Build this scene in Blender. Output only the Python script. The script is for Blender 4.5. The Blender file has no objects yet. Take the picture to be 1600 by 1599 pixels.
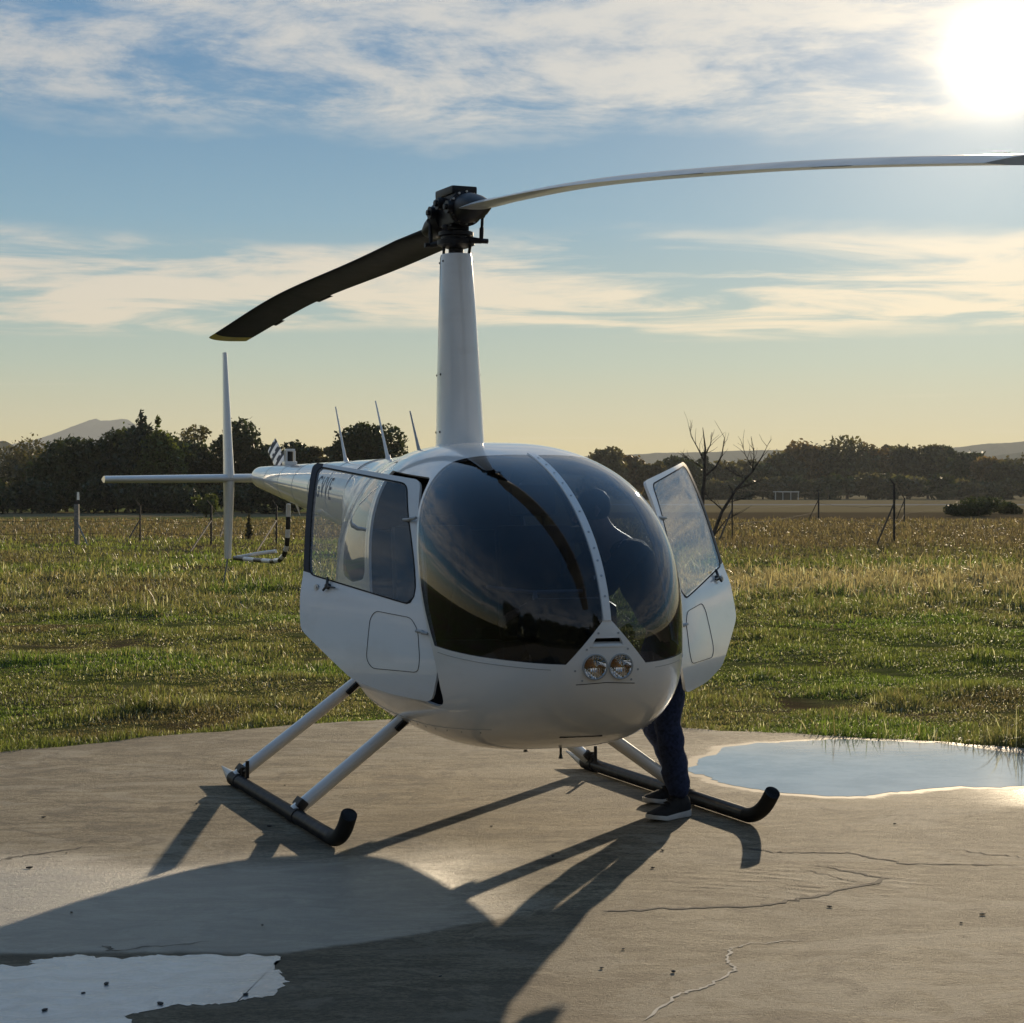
import bpy, bmesh, math, random
import numpy as np
from mathutils import Vector, Matrix
R = math.radians
sc = bpy.context.scene
COL = sc.collection

# ------------------------------------------------------------------ camera
FPX, CAMH, HORIZON = 3050.0, 1.71, 768.0           # focal length in photo pixels, eye height, horizon row
PITCH = math.atan((799.5 - HORIZON) / FPX)
cam_data = bpy.data.cameras.new('camera')
cam = bpy.data.objects.new('camera', cam_data); COL.objects.link(cam)
cam.location = (0, 0, CAMH)
cam.rotation_euler = (math.pi / 2 - PITCH, 0, 0)
cam_data.sensor_width = 36.0
cam_data.lens = 36.0 * FPX / 1600.0
cam_data.clip_start = 0.1; cam_data.clip_end = 40000
sc.camera = cam

def pixel_dir(px, py):
    c, s = math.cos(PITCH), math.sin(PITCH)
    u, v = (px - 800) / FPX, (799.5 - py) / FPX
    return Vector((u, c + v * s, v * c - s)).normalized()
def on_ground(px, py, z=0.0):
    d = pixel_dir(px, py); t = (z - CAMH) / d.z
    return Vector((d.x * t, d.y * t, z))
def at_depth(px, py, dist):
    d = pixel_dir(px, py); t = dist / d.y
    return Vector((d.x * t, dist, CAMH + d.z * t))

# ------------------------------------------------------------------ light and sky
SUN = pixel_dir(1562, 92)
SUN_EL = math.asin(SUN.z); SUN_AZ = math.atan2(SUN.x, SUN.y)
sc.view_settings.view_transform = 'Standard'
sc.view_settings.look = 'None'
sc.view_settings.exposure = 0.34
sc.view_settings.gamma = 1.0
sc.view_settings.use_curve_mapping = False

sun_data = bpy.data.lights.new('sun', 'SUN')
sun_data.energy = 5.0; sun_data.angle = R(0.53); sun_data.color = (1.0, .80, .54)
sun = bpy.data.objects.new('sun', sun_data); COL.objects.link(sun)
sun.rotation_euler = SUN.to_track_quat('Z', 'Y').to_euler()
sun.location = (30, 100, 40)

world = bpy.data.worlds.new('World'); sc.world = world
world.use_nodes = True
class G:
    """tiny node-tree helper"""
    def __init__(s, tree): s.t = tree; s.n = tree.nodes; s.l = tree.links
    def node(s, kind, **kw):
        n = s.n.new(kind)
        for k, v in kw.items():
            if k == 'inp':
                for i, val in v.items(): s.put(n.inputs[i], val)
            else: setattr(n, k, v)
        return n
    def put(s, sock, val):
        if isinstance(val, bpy.types.NodeSocket): s.l.new(val, sock)
        else: sock.default_value = val
    def math(s, op, a, b=None, c=None, clamp=False):
        n = s.node('ShaderNodeMath', operation=op, use_clamp=clamp)
        s.put(n.inputs[0], a)
        if b is not None: s.put(n.inputs[1], b)
        if c is not None: s.put(n.inputs[2], c)
        return n.outputs[0]
    def vec(s, op, a, b=None, out=0):
        n = s.node('ShaderNodeVectorMath', operation=op)
        s.put(n.inputs[0], a)
        if b is not None: s.put(n.inputs[1], b)
        return n.outputs['Value'] if op in ('DOT_PRODUCT', 'LENGTH', 'DISTANCE') else n.outputs[0]
    def smooth(s, x, lo, hi):
        n = s.node('ShaderNodeMapRange', interpolation_type='SMOOTHSTEP')
        s.put(n.inputs['Value'], x); s.put(n.inputs['From Min'], lo); s.put(n.inputs['From Max'], hi)
        return n.outputs['Result']
    def noise(s, vec, scale, detail=4, rough=.55, dist=0.0):
        n = s.node('ShaderNodeTexNoise')
        if vec is not None: s.put(n.inputs['Vector'], vec)
        s.put(n.inputs['Scale'], scale); s.put(n.inputs['Detail'], detail)
        s.put(n.inputs['Roughness'], rough); s.put(n.inputs['Distortion'], dist)
        return n.outputs['Fac']
    def mapping(s, vec, scale=(1, 1, 1), loc=(0, 0, 0), rot=(0, 0, 0)):
        n = s.node('ShaderNodeMapping')
        s.put(n.inputs['Vector'], vec); n.inputs['Scale'].default_value = scale
        n.inputs['Location'].default_value = loc; n.inputs['Rotation'].default_value = rot
        return n.outputs[0]
    def mix(s, fac, a, b):
        n = s.node('ShaderNodeMix', data_type='RGBA')
        s.put(n.inputs[0], fac); s.put(n.inputs[6], a); s.put(n.inputs[7], b)
        return n.outputs[2]
    def ramp(s, fac, stops):
        n = s.node('ShaderNodeValToRGB'); e = n.color_ramp.elements
        while len(e) < len(stops): e.new(.5)
        for el, (p, c) in zip(e, stops):
            el.position = p; el.color = c if len(c) == 4 else (*c, 1)
        s.put(n.inputs[0], fac)
        return n.outputs[0]

def build_world():
    g = G(world.node_tree); g.n.clear()
    out = g.node('ShaderNodeOutputWorld')
    tc = g.node('ShaderNodeTexCoord').outputs['Generated']
    sky = g.node('ShaderNodeTexSky', sky_type='NISHITA')
    sky.sun_disc = False; sky.sun_elevation = SUN_EL; sky.sun_rotation = SUN_AZ
    sky.altitude = 200; sky.air_density = 1.0; sky.dust_density = 0.15; sky.ozone_density = 1.6
    v = g.vec('MULTIPLY', sky.outputs[0], (.055, .055, .055))
    soft = g.vec('DIVIDE', v, g.vec('ADD', g.vec('MULTIPLY', v, (.8, .8, .8)), (1, 1, 1)))
    sep0 = g.node('ShaderNodeSeparateXYZ'); g.put(sep0.inputs[0], tc)
    # autumn-morning veil: the haze colours of this sky by height above the horizon, darker away from the sun; unseen top brightened to fill shadows
    veil = g.ramp(g.math('SQRT', g.math('MAXIMUM', sep0.outputs[2], 0.0)),
                  [(0, (.78, .58, .15)), (.15, (.70, .565, .215)), (.255, (.36, .48, .40)), (.37, (.13, .32, .47)), (.46, (.045, .20, .40)), (.62, (.10, .25, .47)), (1, (.11, .23, .43))])
    toward = g.math('ADD', g.math('MULTIPLY', g.vec('DOT_PRODUCT', tc, tuple(SUN)), .31), .77)
    veil = g.vec('MULTIPLY', veil, g.node('ShaderNodeCombineXYZ', inp={0: toward, 1: toward, 2: toward}).outputs[0])
    skycol = g.mix(.78, soft, veil)
    bg_sky = g.node('ShaderNodeBackground'); g.put(bg_sky.inputs[0], g.vec('MULTIPLY', skycol, (9.4, 9.3, 9.2))); bg_sky.inputs[1].default_value = 0.1
    # two decks of high cloud on a plane far above the field: p is where the view ray meets it
    sep = g.node('ShaderNodeSeparateXYZ'); g.put(sep.inputs[0], tc)
    z = g.math('MAXIMUM', sep.outputs[2], .012)
    comb = g.node('ShaderNodeCombineXYZ')
    g.put(comb.inputs[0], g.math('DIVIDE', sep.outputs[0], z)); g.put(comb.inputs[1], g.math('DIVIDE', sep.outputs[1], z))
    p = comb.outputs[0]
    r = g.vec('LENGTH', p)
    # deck 1: broad cirrus sheet, near edge overhead, far edge about 5.4 cloud-heights away
    warp = g.noise(g.mapping(p, (1.0, .55, 1)), .9, 5, .6)
    r1 = g.math('ADD', r, g.math('MULTIPLY', g.math('SUBTRACT', warp, .5), 2.2))
    edge1 = g.math('MULTIPLY', g.smooth(r1, 5.75, 5.05), g.smooth(r, .8, 3.2))
    wisp = g.noise(g.mapping(p, (1.1, .8, 1), (3.1, 1.7, 0), (0, 0, .35)), 1.5, 9, .66, .5)
    wisp2 = g.noise(g.mapping(p, (2.0, 1.6, 1), (9.1, 4.7, 0), (0, 0, -.2)), 3.0, 7, .7, .3)
    w1 = g.math('MULTIPLY', g.smooth(g.math('ADD', g.math('MULTIPLY', wisp, .75), g.math('MULTIPLY', wisp2, .3)), .375, .635), edge1)
    # deck 2: a farther band, seen low over the trees
    warpb = g.noise(g.mapping(p, (.35, .22, 1), (5, 0, 0)), 1.0, 5, .6)
    r2 = g.math('ADD', r, g.math('MULTIPLY', g.math('SUBTRACT', warpb, .5), 4.0))
    band = g.math('MULTIPLY', g.smooth(r2, 7.5, 8.4), g.smooth(r2, 13.0, 11.6))
    wb = g.noise(g.mapping(p, (.55, .5, 1), (1.3, 8.2, 0), (0, 0, .1)), 1.2, 9, .62, .6)
    w2 = g.math('MULTIPLY', g.smooth(wb, .38, .57), band)
    # a third, very faint far wisp above the horizon
    wc = g.noise(g.mapping(p, (.12, .3, 1), (2.3, 3.2, 0)), 1.0, 4, .6)
    w3 = g.math('MULTIPLY', g.math('MULTIPLY', g.smooth(wc, .60, .72), g.math('MULTIPLY', g.smooth(r, 14, 20), g.smooth(r, 60, 30))), .35)
    cover = g.math('MAXIMUM', g.math('MAXIMUM', g.math('MULTIPLY', w1, .86), g.math('MULTIPLY', w2, 1.0)), w3)
    # how near the sun a direction is: thin cloud scatters sunlight forward
    cosang = g.vec('DOT_PRODUCT', tc, tuple(SUN))
    ang = g.math('ARCCOSINE', g.math('MINIMUM', cosang, 1.0))
    near = g.math('POWER', g.math('MAXIMUM', cosang, 0.0), 14.0)
    ccol = g.mix(g.smooth(r, 4, 13), (.66, .63, .57, 1), (.88, .75, .52, 1))
    ccol = g.mix(near, g.mix(.45, ccol, (.34, .36, .40, 1)), ccol)
    bg_cl = g.node('ShaderNodeBackground'); g.put(bg_cl.inputs[0], ccol); bg_cl.inputs[1].default_value = .93
    mx = g.node('ShaderNodeMixShader'); g.put(mx.inputs[0], cover); g.l.new(bg_sky.outputs[0], mx.inputs[1]); g.l.new(bg_cl.outputs[0], mx.inputs[2])
    # the sun's aureole in the veil of cirrus
    core = g.math('MULTIPLY', g.math('EXPONENT', g.math('MULTIPLY', g.math('POWER', g.math('DIVIDE', ang, R(1.0)), 2.0), -1.0)), 3.6)
    halo = g.math('MULTIPLY', g.math('EXPONENT', g.math('DIVIDE', ang, -R(4.0))), .75)
    bg_au = g.node('ShaderNodeBackground'); bg_au.inputs[0].default_value = (1, .80, .52, 1); g.put(bg_au.inputs[1], g.math('ADD', core, halo))
    ad = g.node('ShaderNodeAddShader'); g.l.new(mx.outputs[0], ad.inputs[0]); g.l.new(bg_au.outputs[0], ad.inputs[1])
    g.l.new(ad.outputs[0], out.inputs[0])
build_world()

sc.cycles.use_denoising = True
sc.cycles.max_bounces = 10
sc.cycles.transparent_max_bounces = 24
sc.cycles.sample_clamp_indirect = 6.0

# ------------------------------------------------------------------ object helpers
def tag(o, label=None, cat=None, group=None, kind=None):
    if label: o['label'] = label
    if cat: o['category'] = cat
    if group: o['group'] = group
    if kind: o['kind'] = kind
    return o
def mesh_obj(name, verts, faces, mat, parent=None, smooth=True, loc=None):
    me = bpy.data.meshes.new(name)
    me.from_pydata([tuple(map(float, v)) for v in verts], [], faces); me.update()
    if smooth: me.polygons.foreach_set('use_smooth', [True] * len(me.polygons))
    for m in (mat if isinstance(mat, (list, tuple)) else [mat]): me.materials.append(m)
    o = bpy.data.objects.new(name, me); COL.objects.link(o)
    if parent: o.parent = parent
    if loc: o.location = loc
    return o
def empty(name, loc=(0, 0, 0), rz=0, parent=None):
    o = bpy.data.objects.new(name, None); COL.objects.link(o)
    o.location = loc; o.rotation_euler = (0, 0, rz); o.empty_display_size = .3
    if parent: o.parent = parent
    return o
def fast_mesh(name, V, T, mat, parent=None, cols=None, smooth=False):
    """numpy triangles -> object"""
    V = np.asarray(V, np.float32); T = np.asarray(T, np.int32)
    me = bpy.data.meshes.new(name)
    me.vertices.add(len(V)); me.vertices.foreach_set('co', V.ravel())
    k = T.shape[1]
    me.loops.add(T.size); me.loops.foreach_set('vertex_index', T.ravel())
    me.polygons.add(len(T)); me.polygons.foreach_set('loop_start', np.arange(0, T.size, k, dtype=np.int32))
    me.polygons.foreach_set('loop_total', np.full(len(T), k, np.int32))
    if smooth: me.polygons.foreach_set('use_smooth', np.ones(len(T), bool))
    if cols is not None:
        at = me.color_attributes.new('tint', 'FLOAT_COLOR', 'POINT')
        at.data.foreach_set('color', np.asarray(cols, np.float32).ravel())
    me.update(calc_edges=True)
    for m in (mat if isinstance(mat, (list, tuple)) else [mat]): me.materials.append(m)
    o = bpy.data.objects.new(name, me); COL.objects.link(o)
    if parent: o.parent = parent
    return o
class MB:
    """collects simple solids into one mesh"""
    def __init__(s): s.v = []; s.f = []
    def add(s, V, Fs):
        b = len(s.v); s.v += [tuple(map(float, p)) for p in V]; s.f += [tuple(b + i for i in f) for f in Fs]; return s
    def box(s, c, size, rot=None, bev=0.0):
        bm = bmesh.new(); bmesh.ops.create_cube(bm, size=1.0)
        bmesh.ops.scale(bm, vec=size, verts=bm.verts)
        if bev: bmesh.ops.bevel(bm, geom=bm.edges[:], offset=bev, segments=2, affect='EDGES', profile=.7)
        if rot is not None: bmesh.ops.transform(bm, matrix=rot.to_4x4() if hasattr(rot, 'to_4x4') else rot, verts=bm.verts)
        bm.verts.ensure_lookup_table()
        for i, v in enumerate(bm.verts): v.index = i
        s.add([v.co + Vector(c) for v in bm.verts], [[v.index for v in f.verts] for f in bm.faces]); bm.free(); return s
    def tube(s, path, radii, n=12, cap=True, flat=None):
        """sweep a circle (or ellipse: flat = (direction, factor)) along path"""
        P = [Vector(p) for p in path]
        if not hasattr(radii, '__len__'): radii = [radii] * len(P)
        rings = []; up = Vector((0, 0, 1)); prevx = None
        for i, p in enumerate(P):
            d = (P[min(i + 1, len(P) - 1)] - P[max(i - 1, 0)]).normalized()
            x = (prevx - d * prevx.dot(d)) if prevx is not None else (up.cross(d) if abs(d.z) < .95 else Vector((1, 0, 0)).cross(d))
            if x.length < 1e-6: x = Vector((1, 0, 0)).cross(d)
            x.normalize(); y = d.cross(x); prevx = x
            ring = []
            for k in range(n):
                a = 2 * math.pi * k / n
                o = (x * math.cos(a) + y * math.sin(a)) * radii[i]
                if flat: fd = Vector(flat[0]); o = o + fd * (o.dot(fd) * (flat[1] - 1))
                ring.append(p + o)
            rings.append(ring)
        V = [q for r in rings for q in r]; Fs = []
        for i in range(len(P) - 1):
            for k in range(n):
                k2 = (k + 1) % n
                Fs.append((i * n + k, i * n + k2, (i + 1) * n + k2, (i + 1) * n + k))
        if cap: Fs.append(tuple(range(n - 1, -1, -1))); Fs.append(tuple((len(P) - 1) * n + k for k in range(n)))
        return s.add(V, Fs)
    def lathe(s, prof, c=(0, 0, 0), n=24, axis='z', rot=None, cap=True):
        V = []; Fs = []
        for (r, h) in prof:
            for k in range(n):
                a = 2 * math.pi * k / n
                p = Vector((r * math.cos(a), r * math.sin(a), h))
                if axis == 'x': p = Vector((p.z, p.x, p.y))
                if axis == 'y': p = Vector((p.x, p.z, -p.y))
                if rot is not None: p = rot @ p
                V.append(p + Vector(c))
        m = len(prof)
        for i in range(m - 1):
            for k in range(n):
                k2 = (k + 1) % n
                Fs.append((i * n + k, i * n + k2, (i + 1) * n + k2, (i + 1) * n + k))
        if cap: Fs.append(tuple(range(n - 1, -1, -1))); Fs.append(tuple((m - 1) * n + k for k in range(n)))
        return s.add(V, Fs)
    def loft(s, rings, cap=True):
        n = len(rings[0]); V = [p for r in rings for p in r]; Fs = []
        for i in range(len(rings) - 1):
            for k in range(n):
                k2 = (k + 1) % n
                Fs.append((i * n + k, i * n + k2, (i + 1) * n + k2, (i + 1) * n + k))
        if cap: Fs.append(tuple(range(n - 1, -1, -1))); Fs.append(tuple((len(rings) - 1) * n + k for k in range(n)))
        return s.add(V, Fs)
    def build(s, name, mat, parent=None, smooth=True, sharp=38):
        o = mesh_obj(name, s.v, s.f, mat, parent, smooth)
        bm = bmesh.new(); bm.from_mesh(o.data); bmesh.ops.recalc_face_normals(bm, faces=bm.faces); bm.to_mesh(o.data); bm.free()
        if smooth and sharp:
            bm = bmesh.new(); bm.from_mesh(o.data)
            for e in bm.edges:
                if len(e.link_faces) == 2 and e.calc_face_angle(0) > R(sharp): e.smooth = False
            bm.to_mesh(o.data); bm.free()
        return o

# ------------------------------------------------------------------ materials
MAT = {}
def new_mat(name):
    m = bpy.data.materials.new(name); m.use_nodes = True
    g = G(m.node_tree); g.n.clear()
    g.out = g.node('ShaderNodeOutputMaterial'); MAT[name] = m
    return m, g
def princ(g, base, rough=.5, metal=0.0, spec=.5, coat=0.0, coat_rough=.03, normal=None, **kw):
    b = g.node('ShaderNodeBsdfPrincipled')
    g.put(b.inputs['Base Color'], base if not isinstance(base, tuple) or len(base) == 4 else (*base, 1))
    g.put(b.inputs['Roughness'], rough); g.put(b.inputs['Metallic'], metal)
    g.put(b.inputs['Specular IOR Level'], spec); g.put(b.inputs['Coat Weight'], coat); g.put(b.inputs['Coat Roughness'], coat_rough)
    if normal is not None: g.l.new(normal, b.inputs['Normal'])
    for k, v in kw.items(): g.put(b.inputs[k], v)
    return b
def bump(g, h, strength=.3, dist=.01):
    n = g.node('ShaderNodeBump'); g.put(n.inputs['Height'], h); g.put(n.inputs['Strength'], strength); g.put(n.inputs['Distance'], dist)
    return n.outputs[0]
def obj_co(g): return g.node('ShaderNodeTexCoord').outputs['Object']
def simple(name, base, rough=.5, metal=0.0, spec=.5, coat=0.0, vary=.12, scale=9.0, bumpy=0.0):
    m, g = new_mat(name); co = obj_co(g)
    n = g.noise(co, scale, 5, .6)
    col = g.mix(g.smooth(n, .35, .7), tuple(c * (1 + vary) for c in base) + (1,), tuple(c * (1 - vary) for c in base) + (1,))
    rr = g.math('ADD', g.math('MULTIPLY', g.noise(co, scale * 2.3, 4), .16 * rough), rough * .92)
    nm = bump(g, g.noise(co, scale * 9, 3), bumpy, .003) if bumpy else None
    b = princ(g, col, rr, metal, spec, coat, normal=nm)
    g.l.new(b.outputs[0], g.out.inputs[0])
    return m
def paint_mat():
    m, g = new_mat('white_paint'); co = obj_co(g)
    dust = g.smooth(g.noise(g.mapping(co, (1, 1, 2.2)), 3.2, 6, .62), .46, .72)
    speck = g.smooth(g.noise(co, 95, 2, .5), .70, .80)
    col = g.mix(g.math('MULTIPLY', dust, .45), (.77, .77, .755, 1), (.66, .645, .61, 1))
    col = g.mix(g.math('MULTIPLY', speck, .35), col, (.42, .38, .32, 1))
    wav = bump(g, g.noise(co, 2.1, 2), .05, .02)
    b = princ(g, col, g.math('ADD', g.math('MULTIPLY', dust, .15), .28), 0, .5, .85, g.math('ADD', g.math('MULTIPLY', dust, .10), .035), normal=wav)
    g.l.new(b.outputs[0], g.out.inputs[0])
paint_mat()
simple('black_paint', (.014, .014, .015), .38, 0, .5, .25)
simple('dark_navy', (.010, .012, .022), .5, 0, .3, .0)
simple('black_rubber', (.014, .014, .014), .75, 0, .3)
simple('black_metal', (.010, .010, .012), .45, .1, .35, 0, .3, 20)
def skid_mat():
    m, g = new_mat('skid_paint'); co = obj_co(g); n = g.noise(co, 18, 5, .65)
    df = g.node('ShaderNodeBsdfDiffuse'); g.put(df.inputs[0], g.mix(g.smooth(n, .40, .68), (.012, .014, .018, 1), (.035, .034, .034, 1)))
    gl = g.node('ShaderNodeBsdfGlossy'); gl.inputs['Roughness'].default_value = .32
    mx = g.node('ShaderNodeMixShader'); mx.inputs[0].default_value = .07; g.l.new(df.outputs[0], mx.inputs[1]); g.l.new(gl.outputs[0], mx.inputs[2]); g.l.new(mx.outputs[0], g.out.inputs[0])
skid_mat()
simple('steel', (.42, .41, .40), .32, 1.0, .5)
simple('chrome', (.75, .75, .75), .08, 1.0)
simple('grey_paint', (.33, .35, .36), .42, 0, .5, .2)
simple('seat_leather', (.030, .029, .030), .5, 0, .45, 0, .25, 18, .25)
simple('cabin_dark', (.035, .036, .040), .72, 0, .3)
simple('panel_black', (.012, .012, .013), .55)
simple('blade_lit', (.42, .42, .40), .38, 0, .5, .2, .2, 5)  # whole near blade: its sunlit tone is put into the colour
simple('blade_shaded', (.010, .010, .009), .62, 0, .2, .0, .35, 6)  # whole far blade, top included: its shade is put into the colour
simple('blade_tip_yellow', (.62, .50, .06), .45)
simple('joint_grey', (.30, .30, .29), .6)
simple('red_lens', (.35, .05, .03), .12, 0, .6, .5)
simple('amber', (.5, .22, .06), .2)
simple('groove', (.02, .02, .02), .8)
simple('denim', (.022, .033, .078), .85, 0, .2, 0, .35, 60, .5)
simple('shoe_black', (.012, .012, .013), .8, 0, .25, 0, .3, 40, .4)
simple('shoe_sole', (.55, .53, .49), .7)
simple('jacket', (.016, .017, .021), .8, 0, .25, 0, .3, 30, .4)
simple('skin', (.48, .29, .21), .5)
simple('hair', (.02, .014, .010), .6)
simple('galvanised', (.045, .042, .038), .9, 0, .15, 0, .25, 10)
simple('post_concrete', (.20, .19, .17), .9, 0, .3, 0, .3, 14, .5)
simple('wire', (.035, .03, .026), .95, 0, .1)
simple('bark', (.055, .042, .032), .95, 0, .2, 0, .4, 8, .8)
simple('dead_bark', (.050, .043, .037), .95, 0, .2, 0, .4, 8, .8)
simple('shed_roof', (.42, .45, .45), .5)
simple('shed_wall', (.05, .055, .055), .8)
simple('stone', (.05, .048, .045), .9)
simple('bulb', (.9, .88, .8), .2)

def glass_mat(name, tint, dust_amt=.03, dust_lo=.45, f0=1.0):
    m, g = new_mat(name); co = obj_co(g)
    tr = g.node('ShaderNodeBsdfTransparent'); tr.inputs[0].default_value = (*tint, 1)
    gl = g.node('ShaderNodeBsdfGlossy'); gl.inputs['Roughness'].default_value = .012; gl.inputs['Color'].default_value = (1, 1, 1, 1)
    bf = g.node('ShaderNodeNewGeometry').outputs['Backfacing']
    fr = g.node('ShaderNodeFresnel'); g.put(fr.inputs['IOR'], g.math('ADD', g.math('MULTIPLY', bf, 1 / 1.49 - 1.49), 1.49))   # thin sheet: same reflectance from both sides
    mx = g.node('ShaderNodeMixShader'); g.l.new(fr.outputs[0], mx.inputs[0]); g.l.new(tr.outputs[0], mx.inputs[1]); g.l.new(gl.outputs[0], mx.inputs[2])
    # wiping haze and dust on the acrylic
    sm = g.noise(g.mapping(co, (1.2, 1.2, .5), (0, 0, 0), (.3, .2, .4)), 5.5, 7, .66, .5)
    sp = g.smooth(g.noise(co, 120, 2, .5), .69, .76)
    amt = g.math('ADD', g.math('MULTIPLY', g.smooth(sm, dust_lo, .78), dust_amt), g.math('MULTIPLY', sp, dust_amt * 1.2))
    df = g.node('ShaderNodeBsdfDiffuse'); df.inputs[0].default_value = (.7, .68, .64, 1)
    tl = g.node('ShaderNodeBsdfTranslucent'); tl.inputs[0].default_value = (.7, .68, .64, 1)
    dd = g.node('ShaderNodeMixShader'); dd.inputs[0].default_value = .5; g.l.new(df.outputs[0], dd.inputs[1]); g.l.new(tl.outputs[0], dd.inputs[2])
    m2 = g.node('ShaderNodeMixShader'); g.put(m2.inputs[0], amt); g.l.new(mx.outputs[0], m2.inputs[1]); g.l.new(dd.outputs[0], m2.inputs[2])
    g.l.new(m2.outputs[0], g.out.inputs[0])
glass_mat('windshield_glass', (.42, .47, .54), .014)
glass_mat('door_glass', (.86, .87, .88), .055, .40)
glass_mat('rear_glass', (.42, .45, .50), .015)
glass_mat('lamp_glass', (.95, .95, .95), .01)

# ------------------------------------------------------------------ helicopter
HX, HY, HYAW = -.29, 10.92, R(-72)
ZB = .11                                            # height of the drawing's zero line above the ground
def heli_world(a, v, z):
    c, s = math.cos(HYAW), math.sin(HYAW)
    return Vector((HX + a * c - v * s, HY + a * s + v * c, z + ZB))
heli = tag(empty('helicopter', (HX, HY, 0), HYAW),
           'white four seat helicopter with both front doors open on the concrete pad', 'helicopter')
def hpart(o, parent=None):
    """hang a part built in drawing coordinates on the helicopter (or on one of its parts)"""
    o.parent = parent or heli
    if parent is None: o.location.z = ZB
    return o

def pch(x, xp, yp):
    xp = np.array(xp, float); yp = np.array(yp, float); h = np.diff(xp); d = np.diff(yp) / h
    m = np.zeros_like(xp); m[0] = d[0]; m[-1] = d[-1]
    for i in range(1, len(xp) - 1):
        if d[i - 1] * d[i] > 0:
            w1 = 2 * h[i] + h[i - 1]; w2 = h[i] + 2 * h[i - 1]; m[i] = (w1 + w2) / (w1 / d[i - 1] + w2 / d[i])
    x = np.clip(x, xp[0], xp[-1]); i = np.clip(np.searchsorted(xp, x) - 1, 0, len(xp) - 2); t = (x - xp[i]) / h[i]
    return (2*t**3 - 3*t**2 + 1)*yp[i] + (t**3 - 2*t**2 + t)*h[i]*m[i] + (-2*t**3 + 3*t**2)*yp[i+1] + (t**3 - t**2)*h[i]*m[i+1]
NOSE, TAILA = 2.33, -1.8
def se(x, p): return np.maximum(1 - np.clip(x, 0, 1) ** p, 0) ** (1 / p)
def secpar(a):
    a = np.asarray(a, float)
    zt = np.where(a > .5, .88 + .98 * se((a - .5) / 1.83, 2.1), pch(a, [-1.8, -1.2, -.6, -.1, .5], [1.80, 1.815, 1.838, 1.857, 1.86]))
    zb = np.where(a > 1.0, .88 - .56 * se((a - 1.0) / 1.33, 2.3), pch(a, [-1.8, -1.5, -1.2, -.9, -.5, 0, .5, 1.0], [1.28, 1.05, .80, .55, .385, .325, .32, .32]))
    w = np.where(a > 1.2, .64 * se((a - 1.2) / 1.13, 2.35), pch(a, [-1.8, -1.4, -1.0, -.5, 0, .6, 1.2], [.26, .36, .48, .58, .62, .64, .64]))
    zm = pch(a, [-1.8, -1.2, -.6, 0, 1.2, 2.33], [1.54, 1.2, 1.0, .95, .95, .88])
    nu = pch(a, [-1.8, -1.0, -.3, .5, 1.3, 2.33], [2.0, 2.0, 2.4, 3.0, 3.2, 2.6])
    nl = pch(a, [-1.8, -1.0, -.3, .8, 1.5, 2.33], [2.0, 2.5, 3.2, 3.5, 3.1, 2.4])
    return zt, zb, w, zm, nu, nl
def hullpt(a, phi):
    zt, zb, w, zm, nu, nl = secpar(a); c, s = np.cos(phi), np.sin(phi)
    n = np.where(s >= 0, nu, nl)
    y = w * np.sign(c) * np.abs(c) ** (2 / n)
    z = zm + np.where(s >= 0, zt - zm, zm - zb) * np.sign(s) * np.abs(s) ** (2 / n)
    return np.stack(np.broadcast_arrays(a, y, z), -1)
def side_y(a, z):
    zt, zb, w, zm, nu, nl = secpar(np.array([a])); up = z >= zm
    H = np.where(up, zt - zm, zm - zb); n = np.where(up, nu, nl)
    return float((w * np.maximum(1 - (np.abs(z - zm) / np.maximum(H, 1e-6)) ** n, 0) ** (1 / n))[0])

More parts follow.
